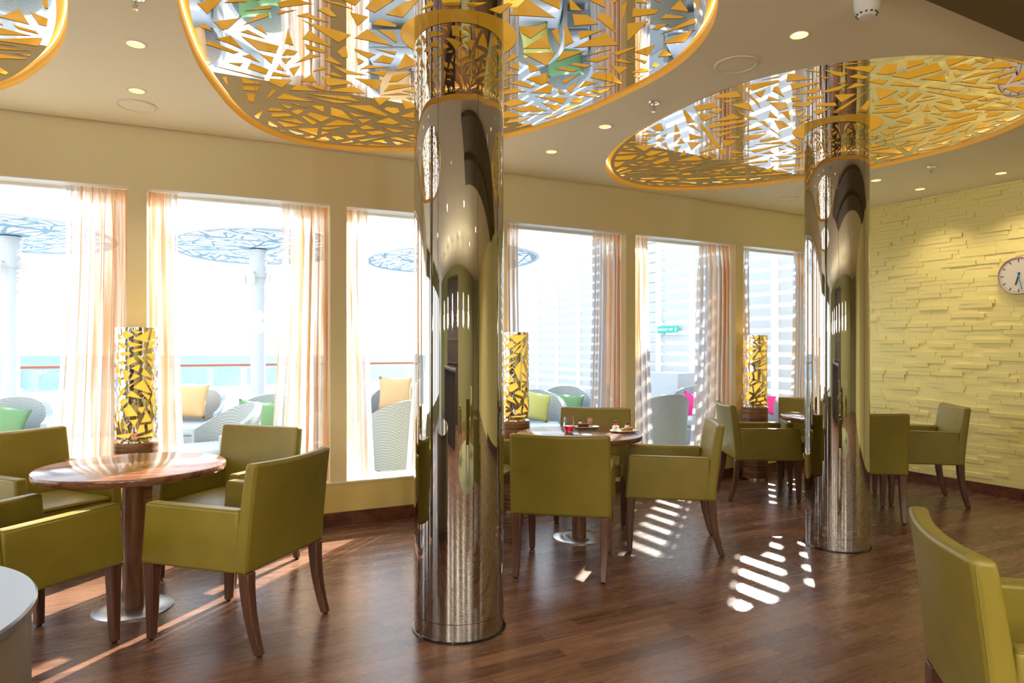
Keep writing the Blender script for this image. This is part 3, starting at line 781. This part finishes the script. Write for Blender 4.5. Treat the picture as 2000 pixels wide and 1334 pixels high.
# ================================================================== lamps on drum pedestals
def make_pedestal():
    root = empty('lamp_pedestal', (0, 0, 0))
    mb = MB(); mb.lathe([(.0001, .022), (.130, .022), (.130, .752), (.0001, .752)], 64, cap=False); mb.build('drum', m_drum, root, smooth=True)
    mb = MB(); mb.lathe([(.105, 0), (.105, .022)], 64); mb.build('plinth', m_chrome, root, smooth=True)
    mb = MB(); mb.lathe([(.0001, .752), (.126, .752), (.126, .757), (.0001, .757)], 64, cap=False); mb.build('top_plate', m_chrome, root, smooth=True)
    return root
def make_lamp():
    root = empty('lattice_lamp', (0, 0, 0))
    r, z0, z1 = .124, .022, .735
    mb = MB(); mb.lathe([(.0001, 0), (.100, 0), (.100, .006), (.092, .008), (.092, .03), (.0001, .03)], 48, cap=False); mb.build('lamp_base', m_chrome, root, smooth=True)
    mb = MB(); mb.lathe([(.112, .03), (.112, z1-.006), (.0001, z1-.004)], 64, cap=False); mb.build('inner_shade', m_lampyel, root, smooth=True)
    Lc = 2*PI*r; out = [(0, z0), (Lc, z0), (Lc, z1), (0, z1)]; inn = [(.004, z0+.012), (Lc-.004, z0+.012), (Lc-.004, z1-.012), (.004, z1-.012)]
    holes = lattice_holes(inn, .0060, 91, .006, .014, (0, z0, Lc, z1))
    Vl, Tl, loops = sheet(out, holes, .012)
    mb = MB(); mp_ = lambda x, y, rr_: (rr_*math.cos(x/r), rr_*math.sin(x/r), y)
    mb.add([mp_(x, y, r) for x, y in Vl], Tl)
    o = mb.build('mirror_shade', m_mirror, root, smooth=True)
    bm = bmesh.new(); bm.from_mesh(o.data); o.data.materials.append(m_chrome)
    for f_ in bm.faces:
        c_ = f_.calc_center_median()
        if f_.normal.x*c_.x+f_.normal.y*c_.y < 0: f_.normal_flip()
    for l in loops[1:]:
        vs = [(bm.verts.new(mp_(x, y, r)), bm.verts.new(mp_(x, y, r-.003))) for x, y in l]
        for i in range(len(l)):
            j = (i+1) % len(l); f_ = bm.faces.new((vs[i][0], vs[j][0], vs[j][1], vs[i][1])); f_.material_index = 1
    bm.to_mesh(o.data); bm.free()
    return root
lamp_at = [((-2.445, 4.445), 'beside the left table'), ((.02, 5.735), 'right of the nearer column'), ((2.525, 7.10), 'in the far corner')]
pd = make_pedestal(); lp = make_lamp()
for i, ((x, y), wh) in enumerate(lamp_at):
    pl, ll = 'striped zebrano drum pedestal under the lamp '+wh, 'cylinder lamp with mirrored lattice over glowing yellow, '+wh
    if i == 0:
        pd.location = (x, y, 0); tag(pd, pl, 'pedestal', 'lamp pedestals'); lp.location = (x, y, .757); tag(lp, ll, 'lamp', 'lattice lamps')
    else:
        dup(pd, (x, y, 0), i*1.3, pl); dup(lp, (x, y, .757), i*1.7, ll)

# ================================================================== curtains
def curtain(a, b_, pillar_side, label, seed, spread=.06):
    """a..b_ span in px along the wall; pillar_side 'l' or 'r'"""
    R = random.Random(seed); xa, xb = xpx(a), xpx(b_); nx, nz = 130, 40
    ph = [R.uniform(0, 6.28) for _ in range(6)]; k1 = R.uniform(5.0, 6.5)*max(.5, (xb-xa)/.3)
    zt, zb = 2.446, .338
    mb = MB(); uvs = []; bunch_tone = []
    W_ = xb-xa
    for j in range(nz+1):
        v_ = j/nz; z_ = zt+(zb-zt)*v_
        for i in range(nx+1):
            u = i/nx; flare = spread*v_*v_*(1-u if pillar_side == 'r' else u)
            x = xa+u*W_+(-flare if pillar_side == 'r' else flare)
            pin = min(1, .25+v_*6)
            wob = .5*math.sin(3.1*v_+ph[3])+.35*math.sin(7.3*v_+ph[4])
            off = .078+pin*(.022*math.sin(2*PI*k1*u+ph[0]+wob)+.012*math.sin(2*PI*k1*2.3*u+ph[1]+2*wob)+.006*math.sin(2*PI*k1*5.1*u+ph[2]+3*v_))
            x += .012*math.sin(2*PI*k1*u*1.1+ph[5]+wob)*pin*min(u, 1-u)*4
            p = wp(x, off); mb.v.append((p.x, p.y, z_)); uvs.append((u*W_*1.8+seed*3.7, z_))
            d = u if pillar_side == 'r' else 1-u
            bunch_tone.append(-.04+.52*d**1.3+(.30 if z_ > 2.35 else 0))
    for j in range(nz):
        for i in range(nx): q = j*(nx+1)+i; mb.f.append((q, q+1, q+nx+2, q+nx+1))
    o = mb.build('curtain', m_curtain, None, smooth=True)
    me = o.data; uvl = me.uv_layers.new(name='UVMap')
    for lp_ in me.loops: uvl.data[lp_.index].uv = uvs[lp_.vertex_index]
    at_ = me.attributes.new('bunch_tone', 'FLOAT', 'POINT')
    for i, d in enumerate(bunch_tone): at_.data[i].value = d
    tag(o, label, 'curtain', 'sheer peach curtains')
cur = [(124, 246, 'r', 'sheer white and peach curtain left of the pillar behind the left lamp'),
       (288, 346, 'l', 'narrow peach curtain right of the pillar behind the left lamp'),
       (552, 644, 'r', 'sheer striped curtain behind the armchair with light streaks'),
       (679, 722, 'l', 'bright peach curtain right of the second pillar, left of the nearer column'),
       (824, 966, 'r', 'sheer curtain hidden behind the nearer mirrored column'),
       (993, 1021, 'l', 'narrow peach curtain above the lamp beside the nearer column'),
       (1168, 1222, 'r', 'white and peach curtain behind the table with food'),
       (1243, 1275, 'l', 'narrow peach curtain left of the window with the green exit sign'),
       (1376, 1436, 'r', 'sheer curtain right of the window with the green exit sign'),
       (1453, 1476, 'l', 'orange curtain above the farthest lamp'),
       (1562, 1596, 'r', 'greyish sheer curtain at the left edge of the farther column'),
       (-330, -110, 'r', 'sheer curtain outside the left edge of the view')]
for i, (a, b_, s, lab) in enumerate(cur): curtain(a, b_, s, lab, i+3, .05 if (b_-a) < 60 else .09)

# ================================================================== wall clock
s_c = None
cp = Vector((4.54, 6.09, 2.006)); s_c = (cp-Vector((CX, CY, 0))).dot(TD)
root = empty('wall_clock', tp(s_c, .028, 2.006), 0, 'round white wall clock with black marks on the yellow relief wall', 'clock')
root.rotation_euler = (PI/2, 0, math.atan2(TN.x, -TN.y))      # local +z faces the room
m_cf = mat('clock_face_white', (.72, .68, .62), .3); m_ck = mat('clock_black', (.02, .02, .02), .4); m_blue = mat('clock_blue', (.05, .35, .75), .3); m_case = mat('clock_case', (.55, .42, .40), .3, .4)
mb = MB(); mb.lathe([(.0001, -.02), (.166, -.02), (.169, .012), (.163, .016), (.158, .010), (.158, .006)], 64, cap=False); mb.build('clock_case', m_case, root, smooth=True)
mb = MB(); mb.lathe([(.159, .007), (.0001, .007)], 64, cap=False); mb.build('clock_face', m_cf, root)
mb = MB()
for k in range(60):
    a = PI/2-2*PI*k/60; L, w_ = (.030, .0075) if k % 5 == 0 else (.009, .0018)
    rr_ = .150-L/2; mb.box((rr_*math.cos(a), rr_*math.sin(a), .0085), (L, w_, .001), a)
mb.build('hour_marks', m_ck, root)
def hand(name, deg, L, back, w_, m, z_):
    a = PI/2-math.radians(deg); mid_ = (L-back)/2; mb = MB(); mb.box((mid_*math.cos(a), mid_*math.sin(a), z_), (L+back, w_, .0015), a); mb.build(name, m, root)
hand('hour_hand', 197, .085, .03, .011, m_ck, .011); hand('minute_hand', 168, .128, .03, .007, m_blue, .013)

# ================================================================== food on the middle table
TZ = .75
def place(px, py): p = up(px, py, TZ); return (p.x, p.y, TZ)
m_plate = mat('white_porcelain', (.86, .86, .86), .2)
g = empty('drinking_glass', place(1111, 844), 0, 'stemless glass of red drink on the walnut table', 'glass')
mb = MB(); mb.lathe([(.0001, .0), (.020, 0), (.026, .004), (.041, .038), (.042, .048), (.034, .108), (.0325, .108), (.0400, .048), (.039, .038), (.024, .007), (.0001, .006)], 40, cap=False); mb.build('glass_bowl', m_drink, g, smooth=True)
mb = MB(); mb.lathe([(.0001, .0062), (.0235, .0072), (.0385, .038), (.0395, .046), (.0001, .046)], 40, cap=False); mb.build('red_drink', m_red, g, smooth=True)
def plate(name, px, py, w_, d_, rz, label):
    o = MB(); n = 32; vs = []
    for r_, z_ in ((.70, .001), (.85, .006), (1.0, .012), (.99, .014), (.83, .0085), (.68, .004)):
        for i in range(n):
            a = 2*PI*i/n; c_, s_ = math.cos(a), math.sin(a); e_ = .55
            vs.append((w_/2*r_*math.copysign(abs(c_)**e_, c_), d_/2*r_*math.copysign(abs(s_)**e_, s_), z_))
    fs = [tuple(reversed(range(n))), tuple(range(5*n, 6*n))]+[(j*n+i, j*n+(i+1) % n, (j+1)*n+(i+1) % n, (j+1)*n+i) for j in range(5) for i in range(n)]
    o.add(vs, fs); ob = o.build(name, m_plate, None, smooth=True); ob.location = place(px, py); ob.rotation_euler = (0, 0, rz); tag(ob, label, 'plate', 'small white plates'); return ob
plate('dessert_plate', 1146, 836, .19, .13, .15, 'small white plate holding the chocolate cake and the dessert glass')
plate('dessert_plate', 1220, 844, .21, .13, .25, 'small white plate holding the canapes near the right table edge')
m_choc = mat('chocolate_cake', (.10, .018, .010), .6); m_cream = mat('whipped_cream', (.88, .82, .74), .5); m_pink = mat('pink_salmon', (.80, .28, .16), .4); m_berry = mat('dark_berry', (.02, .02, .09), .25)
m_bread = mat('bread', (.62, .42, .18), .7); m_herb = mat('herb_green', (.12, .22, .05), .6); m_tomato = mat('red_tomato', (.80, .07, .02), .3)
def off(p, dx, dy, dz=0): return (p[0]+dx, p[1]+dy, p[2]+dz)
pc = place(1139, 837)
g = empty('chocolate_cake', off(pc, 0, 0, .008), .1, 'slice of dark chocolate cake topped with cream on the left plate', 'cake')
mb = MB(); mb.box((0, 0, .014), (.078, .035, .028)); mb.build('cake_slice', m_choc, g, bevel=.002)
mb = MB(); mb.lathe([(.014, .028), (.015, .034), (.010, .042), (.003, .048), (.0001, .050)], 16, (-.022, 0, 0)); mb.build('cream_swirl', m_cream, g, smooth=True)
mb = MB(); mb.sphere((-.022, 0, .052), .007); mb.tube([(-.022, 0, .056), (-.019, 0, .075)], .0008, 5); mb.build('cherry', m_choc, g, smooth=True)
g = empty('dessert_glass', off(place(1153, 834), 0, 0, .008), 0, 'small clear dessert glass with fruit beside the chocolate cake', 'glass')
mb = MB(); mb.lathe([(.0001, 0), (.017, 0), (.023, .062), (.0215, .062), (.0155, .006), (.0001, .006)], 28, cap=False); mb.build('glass_cup', m_drink, g, smooth=True)
mb = MB(); mb.lathe([(.0001, .02), (.016, .02), (.0195, .045), (.012, .052), (.0001, .054)], 20, cap=False); mb.build('fruit_filling', m_pink, g, smooth=True)
g = empty('wrap_roll', off(place(1202.5, 843), 0, 0, .008), 0, 'rolled wrap canape with tomato and a dark olive on top', 'canape')
mb = MB(); mb.lathe([(.022, 0), (.026, .010), (.026, .024), (.021, .034), (.0001, .036)], 20); mb.build('wrap', m_cream, g, smooth=True)
mb = MB(); mb.tube([(.015*math.cos(a*.7)*(1-a/14), -.0262, .018+.012*math.sin(a*.7)*(1-a/14)) for a in range(14)], .0018, 5); mb.build('wrap_filling', m_herb, g)
mb = MB(); mb.sphere((0, 0, .044), .010); mb.build('tomato', m_tomato, g, smooth=True)
mb = MB(); mb.sphere((0, 0, .061), .009); mb.build('olive', m_berry, g, smooth=True)
g = empty('open_sandwich', off(place(1224, 845), 0, 0, .009), .25, 'small sandwich with salmon, cream and a dark olive near the table edge', 'sandwich')
mb = MB(); mb.box((0, 0, .006), (.085, .04, .012)); mb.build('bread_slice', m_bread, g, bevel=.004)
mb = MB(); mb.box((0, 0, .015), (.08, .038, .006)); mb.build('lettuce', m_herb, g, bevel=.002)
mb = MB(); mb.box((.003, 0, .022), (.082, .038, .008), M=Matrix.Rotation(-.12, 3, 'Y')); mb.build('salmon_slice', m_pink, g, bevel=.003)
mb = MB(); mb.lathe([(.017, .026), (.019, .036), (.012, .046), (.0001, .049)], 18, (.004, 0, 0)); mb.build('cream_top', m_cream, g, smooth=True)
mb = MB(); mb.sphere((.004, 0, .054), .009); mb.build('olive', m_berry, g, smooth=True)
def cutlery(name, px, py, rz, label, fork):
    g = MB(); g.tube([(-.09, 0, .002), (.0, 0, .004), (.05, 0, .003)], [.0035, .002, .002], 6)
    if fork:
        g.box((.062, 0, .003), (.026, .018, .0015))
        for k in range(4): g.box((.088, -.0075+k*.005, .003), (.034, .002, .0015))
    else: g.box((.09, .002, .003), (.085, .014, .0015))
    o = g.build(name, m_chrome, None, smooth=True); o.location = place(px, py); o.rotation_euler = (0, 0, rz); tag(o, label, 'cutlery')
cutlery('fork', 1142, 850, .12, 'thin steel fork lying nearer the glass of red drink', True)
cutlery('knife', 1165, 851, .30, 'thin steel knife lying beside the fork', False)

# ================================================================== outside: deck, sea, rail, screen, canopies
mb = MB(); mb.add([(-1600, 20, -15), (1600, 20, -15), (1600, 1560, -15), (-1600, 1560, -15)], [(0, 1, 2, 3)])
tag(mb.build('sea', m_sea), 'pale blue sea beyond the deck rail', 'sea', None, 'structure')
mb = MB(); vs = [tuple(wp(x, .225)[:2]) for x in wcurve]+[(9, 11), (9, 19), (1.5, 19), (-12, 11.5), (-14, 5)]
n = len(vs); mb.add([(x, y, 0) for x, y in vs]+[(x, y, -.2) for x, y in vs], [tuple(range(n)), tuple(range(n, 2*n))]+[(i, (i+1) % n, (i+1) % n+n, i+n) for i in range(n)])
struct(mb.build('deck', m_deck), 'pale outdoor deck beyond the windows', 'deck')
# rail
RA, RB = Vector((-12, 8.3, 0)), Vector((.3, 15.9, 0)); rd = (RB-RA).normalized(); RL = (RB-RA).length; ra = math.atan2(rd.y, rd.x)
root = empty('deck_railing', RA, ra, 'glass deck railing with brown wooden handrail and white posts', 'railing')
mb = MB(); mb.box((RL/2, 0, 1.05), (RL, .09, .045)); mb.build('handrail', m_rail, root, bevel=.012)
for k in range(0, 8):
    mb = MB(); mb.box((k*RL/7, 0, .512), (.10, .05, 1.024)); mb.build('rail_post', m_slat, root)
m_rglass = m_glass
mb = MB()
for k in range(7): mb.box(((k+.5)*RL/7, 0, .56), (RL/7-.14, .008, .88))
mb.build('glass_panel', m_rglass, root)
# white low bulwark cabinets along the rail
mb = MB(); q = RA+rd*(RL/2)-Vector((-rd.y, rd.x, 0))*.35; mb.box((q.x, q.y, .33), (RL, .3, .66), ra); tag(mb.build('deck_bench', m_outwhite), 'long low white bench in front of the deck railing', 'bench')
# slatted screen
SA = Vector((3.80, 8.12, 0)); SD_ = Vector((-.4777, .8785, 0)); sa = math.atan2(SD_.y, SD_.x); SL = 7.6
root = empty('slatted_screen', SA, sa, 'tall white slatted screen wall enclosing the deck on the right', 'screen')
for k in range(11):
    mb = MB(); mb.box((.05+k*(SL-.1)/10, 0, 1.75), (.10, .09, 3.5)); mb.build('screen_post', m_outwhite, root)
mb = MB(); z_ = .06
for k in range(22):
    mb.box((SL/2, 0, .085+k*.159), (SL, .03, .110))
sl = mb.build('slats', m_slat, root)
mb = MB(); mb.box((1.1, 0, 3.95), (2.4, .05, .98)); mb.build('sun_block_panel', m_outwhite, root)  # added above the view to keep sun off the foreground floor
mb = MB(); mb.box((3.5, -.06, 3.4), (1.1, .06, 6.6)); mb.build('tall_sun_block', m_outwhite, root)  # added to block sun from the floor beside the nearer column
# canopies
def canopy(px, D, zc, ax, ay, label, seed):
    p = at(px, D); root = empty('deck_canopy', (p.x, p.y, 0), .45, label, 'canopy', 'lattice canopies on the deck')
    ol = [(ax*math.cos(2*PI*i/64), ay*math.sin(2*PI*i/64)) for i in range(64)]; oi = [(x*.965, y*.965) for x, y in ol]
    holes = lattice_holes(oi, .065, seed, .010, .030, (-ax, -ay, ax, ay), (0, 0, .16))
    Vl, Tl, loops = sheet(ol, holes)
    mb = MB(); mb.add([(x, y, zc) for x, y in Vl], Tl)
    o = mb.build('canopy_lattice', m_canopy, root); sm = o.modifiers.new('solid', 'SOLIDIFY'); sm.thickness = .005
    mb = MB(); mb.tube([(x*1.01, y*1.01, zc+.01) for x, y in ol], .032, 8, closed=True); mb.build('canopy_rim', m_slat, root, smooth=True)
    mb = MB(); mb.lathe([(.107, 0), (.107, zc-.45), (.125, zc-.44), (.125, zc-.02)], 40); mb.build('pole', m_slat, root, smooth=True)
    mb = MB()
    for k in range(6): a = k*PI/3; mb.tube([(.1*math.cos(a), .1*math.sin(a), zc+.03), (ax*.95*math.cos(a), ay*.95*math.sin(a), zc+.03)], .018, 6)
    mb.build('spokes', m_outwhite, root)
    for k in range(3):
        a = -PI/2+(-1+k)*PI/2-.45; mb = MB(); x, y = .20*math.cos(a), .20*math.sin(a)
        mb.lathe([(.03, -.065), (.03, .05), (.02, .07)], 14, (x, y, zc-.47)); mb.tube([(x*.5, y*.5, zc-.38), (x*.9, y*.9, zc-.36), (x, y, zc-.40)], .007, 6)
        mb.build('spotlight', m_steel, root)
canopy(20, 9.2, 2.88, 1.22, 1.85, 'lattice deck canopy on a white pole outside the leftmost window', 101)
canopy(504, 10.3, 2.86, 1.20, 1.95, 'lattice deck canopy on a white pole outside the window left of the nearer column', 131)
canopy(880, 11.7, 2.86, 1.36, 1.85, 'lattice deck canopy seen on both sides of the nearer mirrored column', 151)

# deck furniture
def make_lounge():
    root = empty('wicker_armchair', (0, 0, 0))
    n = 20; vs = []; fs = []
    for j, (zz, grow) in enumerate(((.12, 0), (.45, .01), (.80, .05))):
        for i in range(n+1):
            a = PI*(1.08*i/n-.04)+PI
            tp_ = max(0, math.sin(PI*i/n))
            top = zz if j < 2 else .58+.26*tp_**1.2
            vs.append(((.40+grow*tp_)*math.cos(a), (.40+grow*tp_)*math.sin(a)+.05, top))
    m_ = n+1
    inner = [(x*.86, (y-.05)*.86+.05, z_) for x, y, z_ in vs]
    al = vs+inner; o = len(vs)
    for j in range(2):
        for i in range(n): fs.append((j*m_+i, j*m_+i+1, (j+1)*m_+i+1, (j+1)*m_+i)); fs.append((o+j*m_+i, o+(j+1)*m_+i, o+(j+1)*m_+i+1, o+j*m_+i+1))
    for i in range(n): fs.append((2*m_+i, 2*m_+i+1, o+2*m_+i+1, o+2*m_+i)); fs.append((i, o+i, o+i+1, i+1))
    for i in (0, n):
        for j in range(2): fs.append((j*m_+i, (j+1)*m_+i, o+(j+1)*m_+i, o+j*m_+i))
    mb = MB(); mb.add(al, fs); mb.build('wicker_shell', m_wick, root, smooth=True)
    mb = MB(); mb.box((0, .12, .22), (.66, .56, .24)); mb.build('seat_base', m_wick, root, bevel=.02)
    mb = MB(); mb.box((0, .12, .40), (.64, .56, .12)); mb.build('seat_cushion', m_cushw, root, bevel=.04, seg=3)
    for sx in (-1, 1):
        for sy in (-.2, .34): mb = MB(); mb.tube([(sx*.28, sy, 0), (sx*.28, sy, .14)], .02, 8); mb.build('leg', m_outwhite, root)
    return root
lg = make_lounge()
def pd2(px, D): return ((px-1000)/F*D, D)
LS = [((-2.75, 6.35), 2.3, 'white wicker armchair outside, nearest behind the armchair with light streaks'), (pd2(372, 8.3), PI-.1, 'white wicker armchair holding a peach pillow, right of the left lamp'),
      ((-1.15, 7.2), .5, 'white wicker armchair outside the window at the left edge of the nearer column'), (pd2(10, 7.0), PI+.3, 'white wicker armchair outside the leftmost window'),
      (pd2(1043, 8.3), PI, 'white wicker armchair with a lime yellow pillow outside beside the middle lamp'), (pd2(1103, 9.1), PI-.1, 'white wicker armchair with a green pillow outside behind the table with food'),
      ((1.66, 8.0), .35, 'white wicker armchair outside the exit sign window, nearer one, back to the view'), (pd2(1357, 9.1), PI-.4, 'white wicker armchair with a magenta pillow outside the exit sign window'),
      ((3.06, 8.42), PI-.3, 'white wicker armchair with a magenta pillow outside, right of the farthest lamp'), ((-2.6, 9.6), 3.4, 'white wicker armchair at the railing behind the middle canopy pole'),
      (pd2(772, 9.6), PI, 'white wicker armchair with a peach pillow outside, left of the nearer column'), (pd2(512, 7.4), PI, 'white wicker armchair holding two green pillows outside')]
for i, ((x, y), rz, lab) in enumerate(LS):
    if i == 0: lg.location = (x, y, 0); lg.rotation_euler = (0, 0, rz); tag(lg, lab, 'outdoor chair', 'wicker armchairs on the deck')
    else:
        o = dup(lg, (x, y, 0), rz, lab)
        if i == 8: o.scale = (.8, .8, .9)
def pillow(loc, rot, size, m, label):
    n = 10; mb = MB(); g = {}
    for s in (1, -1):
        for i in range(n+1):
            for j in range(n+1):
                u, v_ = i/n*2-1, j/n*2-1; th = .5*(1-u*u)**.5*(1-v_*v_)**.5 if abs(u) < 1 and abs(v_) < 1 else 0
                k = 1-.09*(1-u*u) * (abs(v_) > .99) - .0; k2 = 1-.09*(1-v_*v_)*(abs(u) > .99)
                g[s, i, j] = len(mb.v); mb.v.append((u*size/2*(1-.10*(1-v_*v_)*abs(u)), s*th*size*.34, v_*size/2*(1-.10*(1-u*u)*abs(v_))))
    for s in (1, -1):
        for i in range(n):
            for j in range(n): mb.f.append((g[s, i, j], g[s, i+1, j], g[s, i+1, j+1], g[s, i, j+1]))
    me = mb
    o = me.build('pillow', m, None, smooth=True)
    bm = bmesh.new(); bm.from_mesh(o.data); bmesh.ops.remove_doubles(bm, verts=bm.verts, dist=.0005); bmesh.ops.recalc_face_normals(bm, faces=bm.faces); bm.to_mesh(o.data); bm.free()
    o.location = loc; o.rotation_euler = rot; tag(o, label, 'pillow')
def pz(px, py, D): return Vector(((px-1000)/F*D, D, EYE-(py-HOR)*D/F))
pillow(pz(372, 783, 8.3), (-.3, 0, -.1), .44, m_porange, 'peach pillow on the deck chair right of the left lamp')
pillow(pz(494, 812, 7.45), (-.2, .15, .3), .34, m_pgreen, 'green pillow above the armchair with light streaks, left one')
pillow(pz(532, 816, 7.2), (-.3, -.1, -.1), .34, m_pgreen, 'green pillow above the armchair with light streaks, right one')
pillow(pz(772, 768, 9.6), (-.2, 0, 0), .48, m_porange, 'peach pillow outside, at the left edge of the nearer column')
pillow(pz(1046, 793, 8.3), (-.3, .2, 0), .36, m_pyel, 'lime yellow pillow outside, right of the middle lamp')
pillow(pz(1103, 803, 9.1), (-.3, .1, 0), .50, m_pgreen, 'green pillow outside above the table with food')
pillow(pz(1355, 794, 9.15), (-.2, .25, -.4), .34, m_pmag, 'magenta pillow outside the window with the exit sign')
pillow(pz(1378, 808, 8.95), (-.3, .0, -.3), .26, m_pgreen, 'pale green pillow beside the magenta pillow outside')
pillow(pz(1492, 788, 8.45), (-.5, .2, -.3), .26, m_pmag, 'small magenta pillow right of the farthest lamp')
pillow(pz(10, 828, 7.0), (-.4, .2, .3), .38, m_pgreen, 'pale green pillow outside at the left edge of the photo')
# deck locker, signs
def on_screen(px, off=0):                # point of the screen line seen at column px
    k = (px-1000)/F; # SA + s*SD_ ; x = k*y
    s = (k*SA.y-SA.x)/(SD_.x-k*SD_.y); p = SA+SD_*s+Vector((-.8785, -.4777, 0))*off; return p
pb = on_screen(1312, .30)
mb = MB(); mb.box((pb.x, pb.y, .50), (1.3, .34, 1.0), sa); tag(mb.build('deck_locker', m_slat, bevel=.01), 'tall white storage locker against the slatted screen outside', 'locker')
m_sgreen = mat('exit_sign_green', (.02, .42, .32), .5); m_sred = mat('fire_sign_red', (.75, .03, .05), .5); m_swhite = mat('sign_white', (.9, .9, .9), .5)
def sign(name, px0, px1, py0, py1, m, label, text, tsize, arrow):
    a_, b_ = on_screen(px0, .07), on_screen(px1, .07); D = (a_.y+b_.y)/2; w_ = (b_-a_).length
    zc = EYE-((py0+py1)/2-HOR)*D/F; h_ = (py1-py0)*D/F; mid_ = (a_+b_)/2
    root = empty(name, (mid_.x, mid_.y, zc), 0, label, 'sign'); root.rotation_euler = (PI/2, 0, math.atan2(TN.x, -TN.y))
    mb = MB(); mb.box((0, 0, 0), (w_, h_, .006)); mb.build('sign_plate', m, root)
    if text:
        cu = bpy.data.curves.new('lettering', 'FONT'); cu.body = text; cu.size = tsize; cu.align_x = 'CENTER'; cu.align_y = 'CENTER'; cu.extrude = .001
        to = bpy.data.objects.new('tmp', cu); COL.objects.link(to); dg = bpy.context.evaluated_depsgraph_get(); dg.update()
        me = bpy.data.meshes.new_from_object(to.evaluated_get(dg)); bpy.data.objects.remove(to)
        o = bpy.data.objects.new('lettering', me); COL.objects.link(o); o.parent = root; me.materials.append(m_swhite)
        wd = max(v_.co.x for v_ in me.vertices)-min(v_.co.x for v_ in me.vertices); s = w_*.72/wd; o.scale = (s, min(s*1.3, h_*.6/tsize*1.3), 1); o.location = (-w_*.10, 0, .005)
    if arrow:
        mb = MB(); x = w_*.38; k = h_*.36
        mb.add([(x-k*.7, 0, .005), (x+k*.7, 0, .005), (x, k, .005), (x-k*.2, 0, .005), (x+k*.2, 0, .005), (x+k*.2, -k, .005), (x-k*.2, -k, .005)], [(0, 1, 2), (3, 6, 5, 4)])
        mb.build('arrow', m_swhite, root)
    return root, w_, h_
sign('exit_sign', 1291, 1332, 637, 650.5, m_sgreen, 'green emergency exit sign outside beyond the right window', 'EMERGENCY EXIT', .1, True)
r_, w_, h_ = sign('fire_sign', 1276, 1289.5, 734, 754, m_sred, 'small red and white fire equipment sign outside', None, .1, False)
mb = MB(); mb.box((-w_*.2, 0, .005), (w_*.42, h_*.6, .002)); mb.build('sign_symbol', m_swhite, r_)

# ================================================================== rear of the room (seen in the mirrored columns)
m_rug, t, b = newmat('striped_rug')
tcn = node(t, 'ShaderNodeTexCoord'); wv = node(t, 'ShaderNodeTexWave'); wv.inputs['Scale'].default_value = 5.5; wv.bands_direction = 'X'
r = node(t, 'ShaderNodeValToRGB'); r.color_ramp.interpolation = 'CONSTANT'; r.color_ramp.elements[0].color = (.04, .035, .03, 1); r.color_ramp.elements[1].color = (.42, .42, .20, 1); r.color_ramp.elements[1].position = .6
t.links.new(tcn.outputs['Object'], wv.inputs['Vector']); t.links.new(wv.outputs['Fac'], r.inputs[0]); t.links.new(r.outputs[0], b.inputs['Base Color']); setp(b, Roughness=.95)
mb = MB(); mb.lathe([(1.9, 0), (1.9, .0015), (.0001, .0015)], 72, cap=True); o = mb.build('round_rug', m_rug); o.location = (1.9, -1.5, 0); tag(o, 'round dark rug with pale green stripes, seen in the column reflections', 'rug')
dc = empty('bar_counter', (-2.6, -3.4, 0), .15, 'dark wooden bar counter, seen in the column reflections', 'counter')
mb = MB(); mb.box((0, 0, .52), (3.6, .7, 1.04)); mb.build('counter_body', m_dark, dc); mb = MB(); mb.box((0, 0, 1.06), (3.8, .85, .04)); mb.build('counter_top', m_stone, dc, bevel=.008)
bb = empty('bar_shelving', (-2.2, -6.0, 0), .0, 'dark back bar shelving, seen in the column reflections', 'shelving')
mb = MB(); mb.box((0, 0, 1.3), (4.4, .35, 2.6)); mb.build('cabinet_body', m_dark, bb)
for k in range(3): mb = MB(); mb.box((0, .2, 1.1+k*.42), (4.2, .1, .03)); mb.build('shelf', m_legwood, bb)
m_frost = mat('frosted_blue_panel', (.45, .55, .60), .3)
for k, (x, y, rz, lab) in enumerate([(3.6, -6.2, .1, 'tall dark framed picture on the rear wall, left of two'), (5.4, -6.0, .1, 'tall dark framed picture on the rear wall, right of two')]):
    pic = empty('framed_picture', (x, y, 0), rz, lab, 'picture'); mb = MB(); mb.box((0, 0, 1.45), (.8, .05, 1.7)); mb.build('picture_frame', m_dark, pic); mb = MB(); mb.box((0, .028, 1.45), (.66, .004, 1.54)); mb.build('picture_sheet', m_walnut, pic)
pt = empty('glass_partition', (-4.8, -1.6, 0), 1.1, 'frosted glass partition, seen in the column reflections', 'partition'); mb = MB(); mb.box((0, 0, 1.25), (2.2, .05, 2.5)); mb.build('frosted_panel', m_frost, pt)

m_globe = mat('fill_globe_opal', (.9, .85, .75), .4, emis=(1, .85, .62), es=3)
for k in range(6):  # unseen globes added to brighten the header and ceiling
    x, y = -4.6+k*1.5, -3.5+.15*k
    g = empty('fill_globe', (x, y, H), 0, 'added fill-light globe behind the view, number %d from the left' % (k+1), 'lamp', 'added fill-light globes')
    g['label'] = 'small added fill-light globe hung behind the view'
    mb = MB(); mb.tube([(0, 0, 0), (0, 0, -.75)], .004, 6); mb.build('cord', m_glide, g)
    mb = MB(); mb.sphere((0, 0, -.85), .11, 24); mb.build('globe', m_globe, g, smooth=True)
    d = bpy.data.lights.new('fill_globe_light', 'POINT'); d.energy = 45; d.color = (1, .88, .70); d.shadow_soft_size = .12
    l = bpy.data.objects.new('fill_globe_light', d); COL.objects.link(l); l.parent = g; l.location = (0, 0, -1.09)
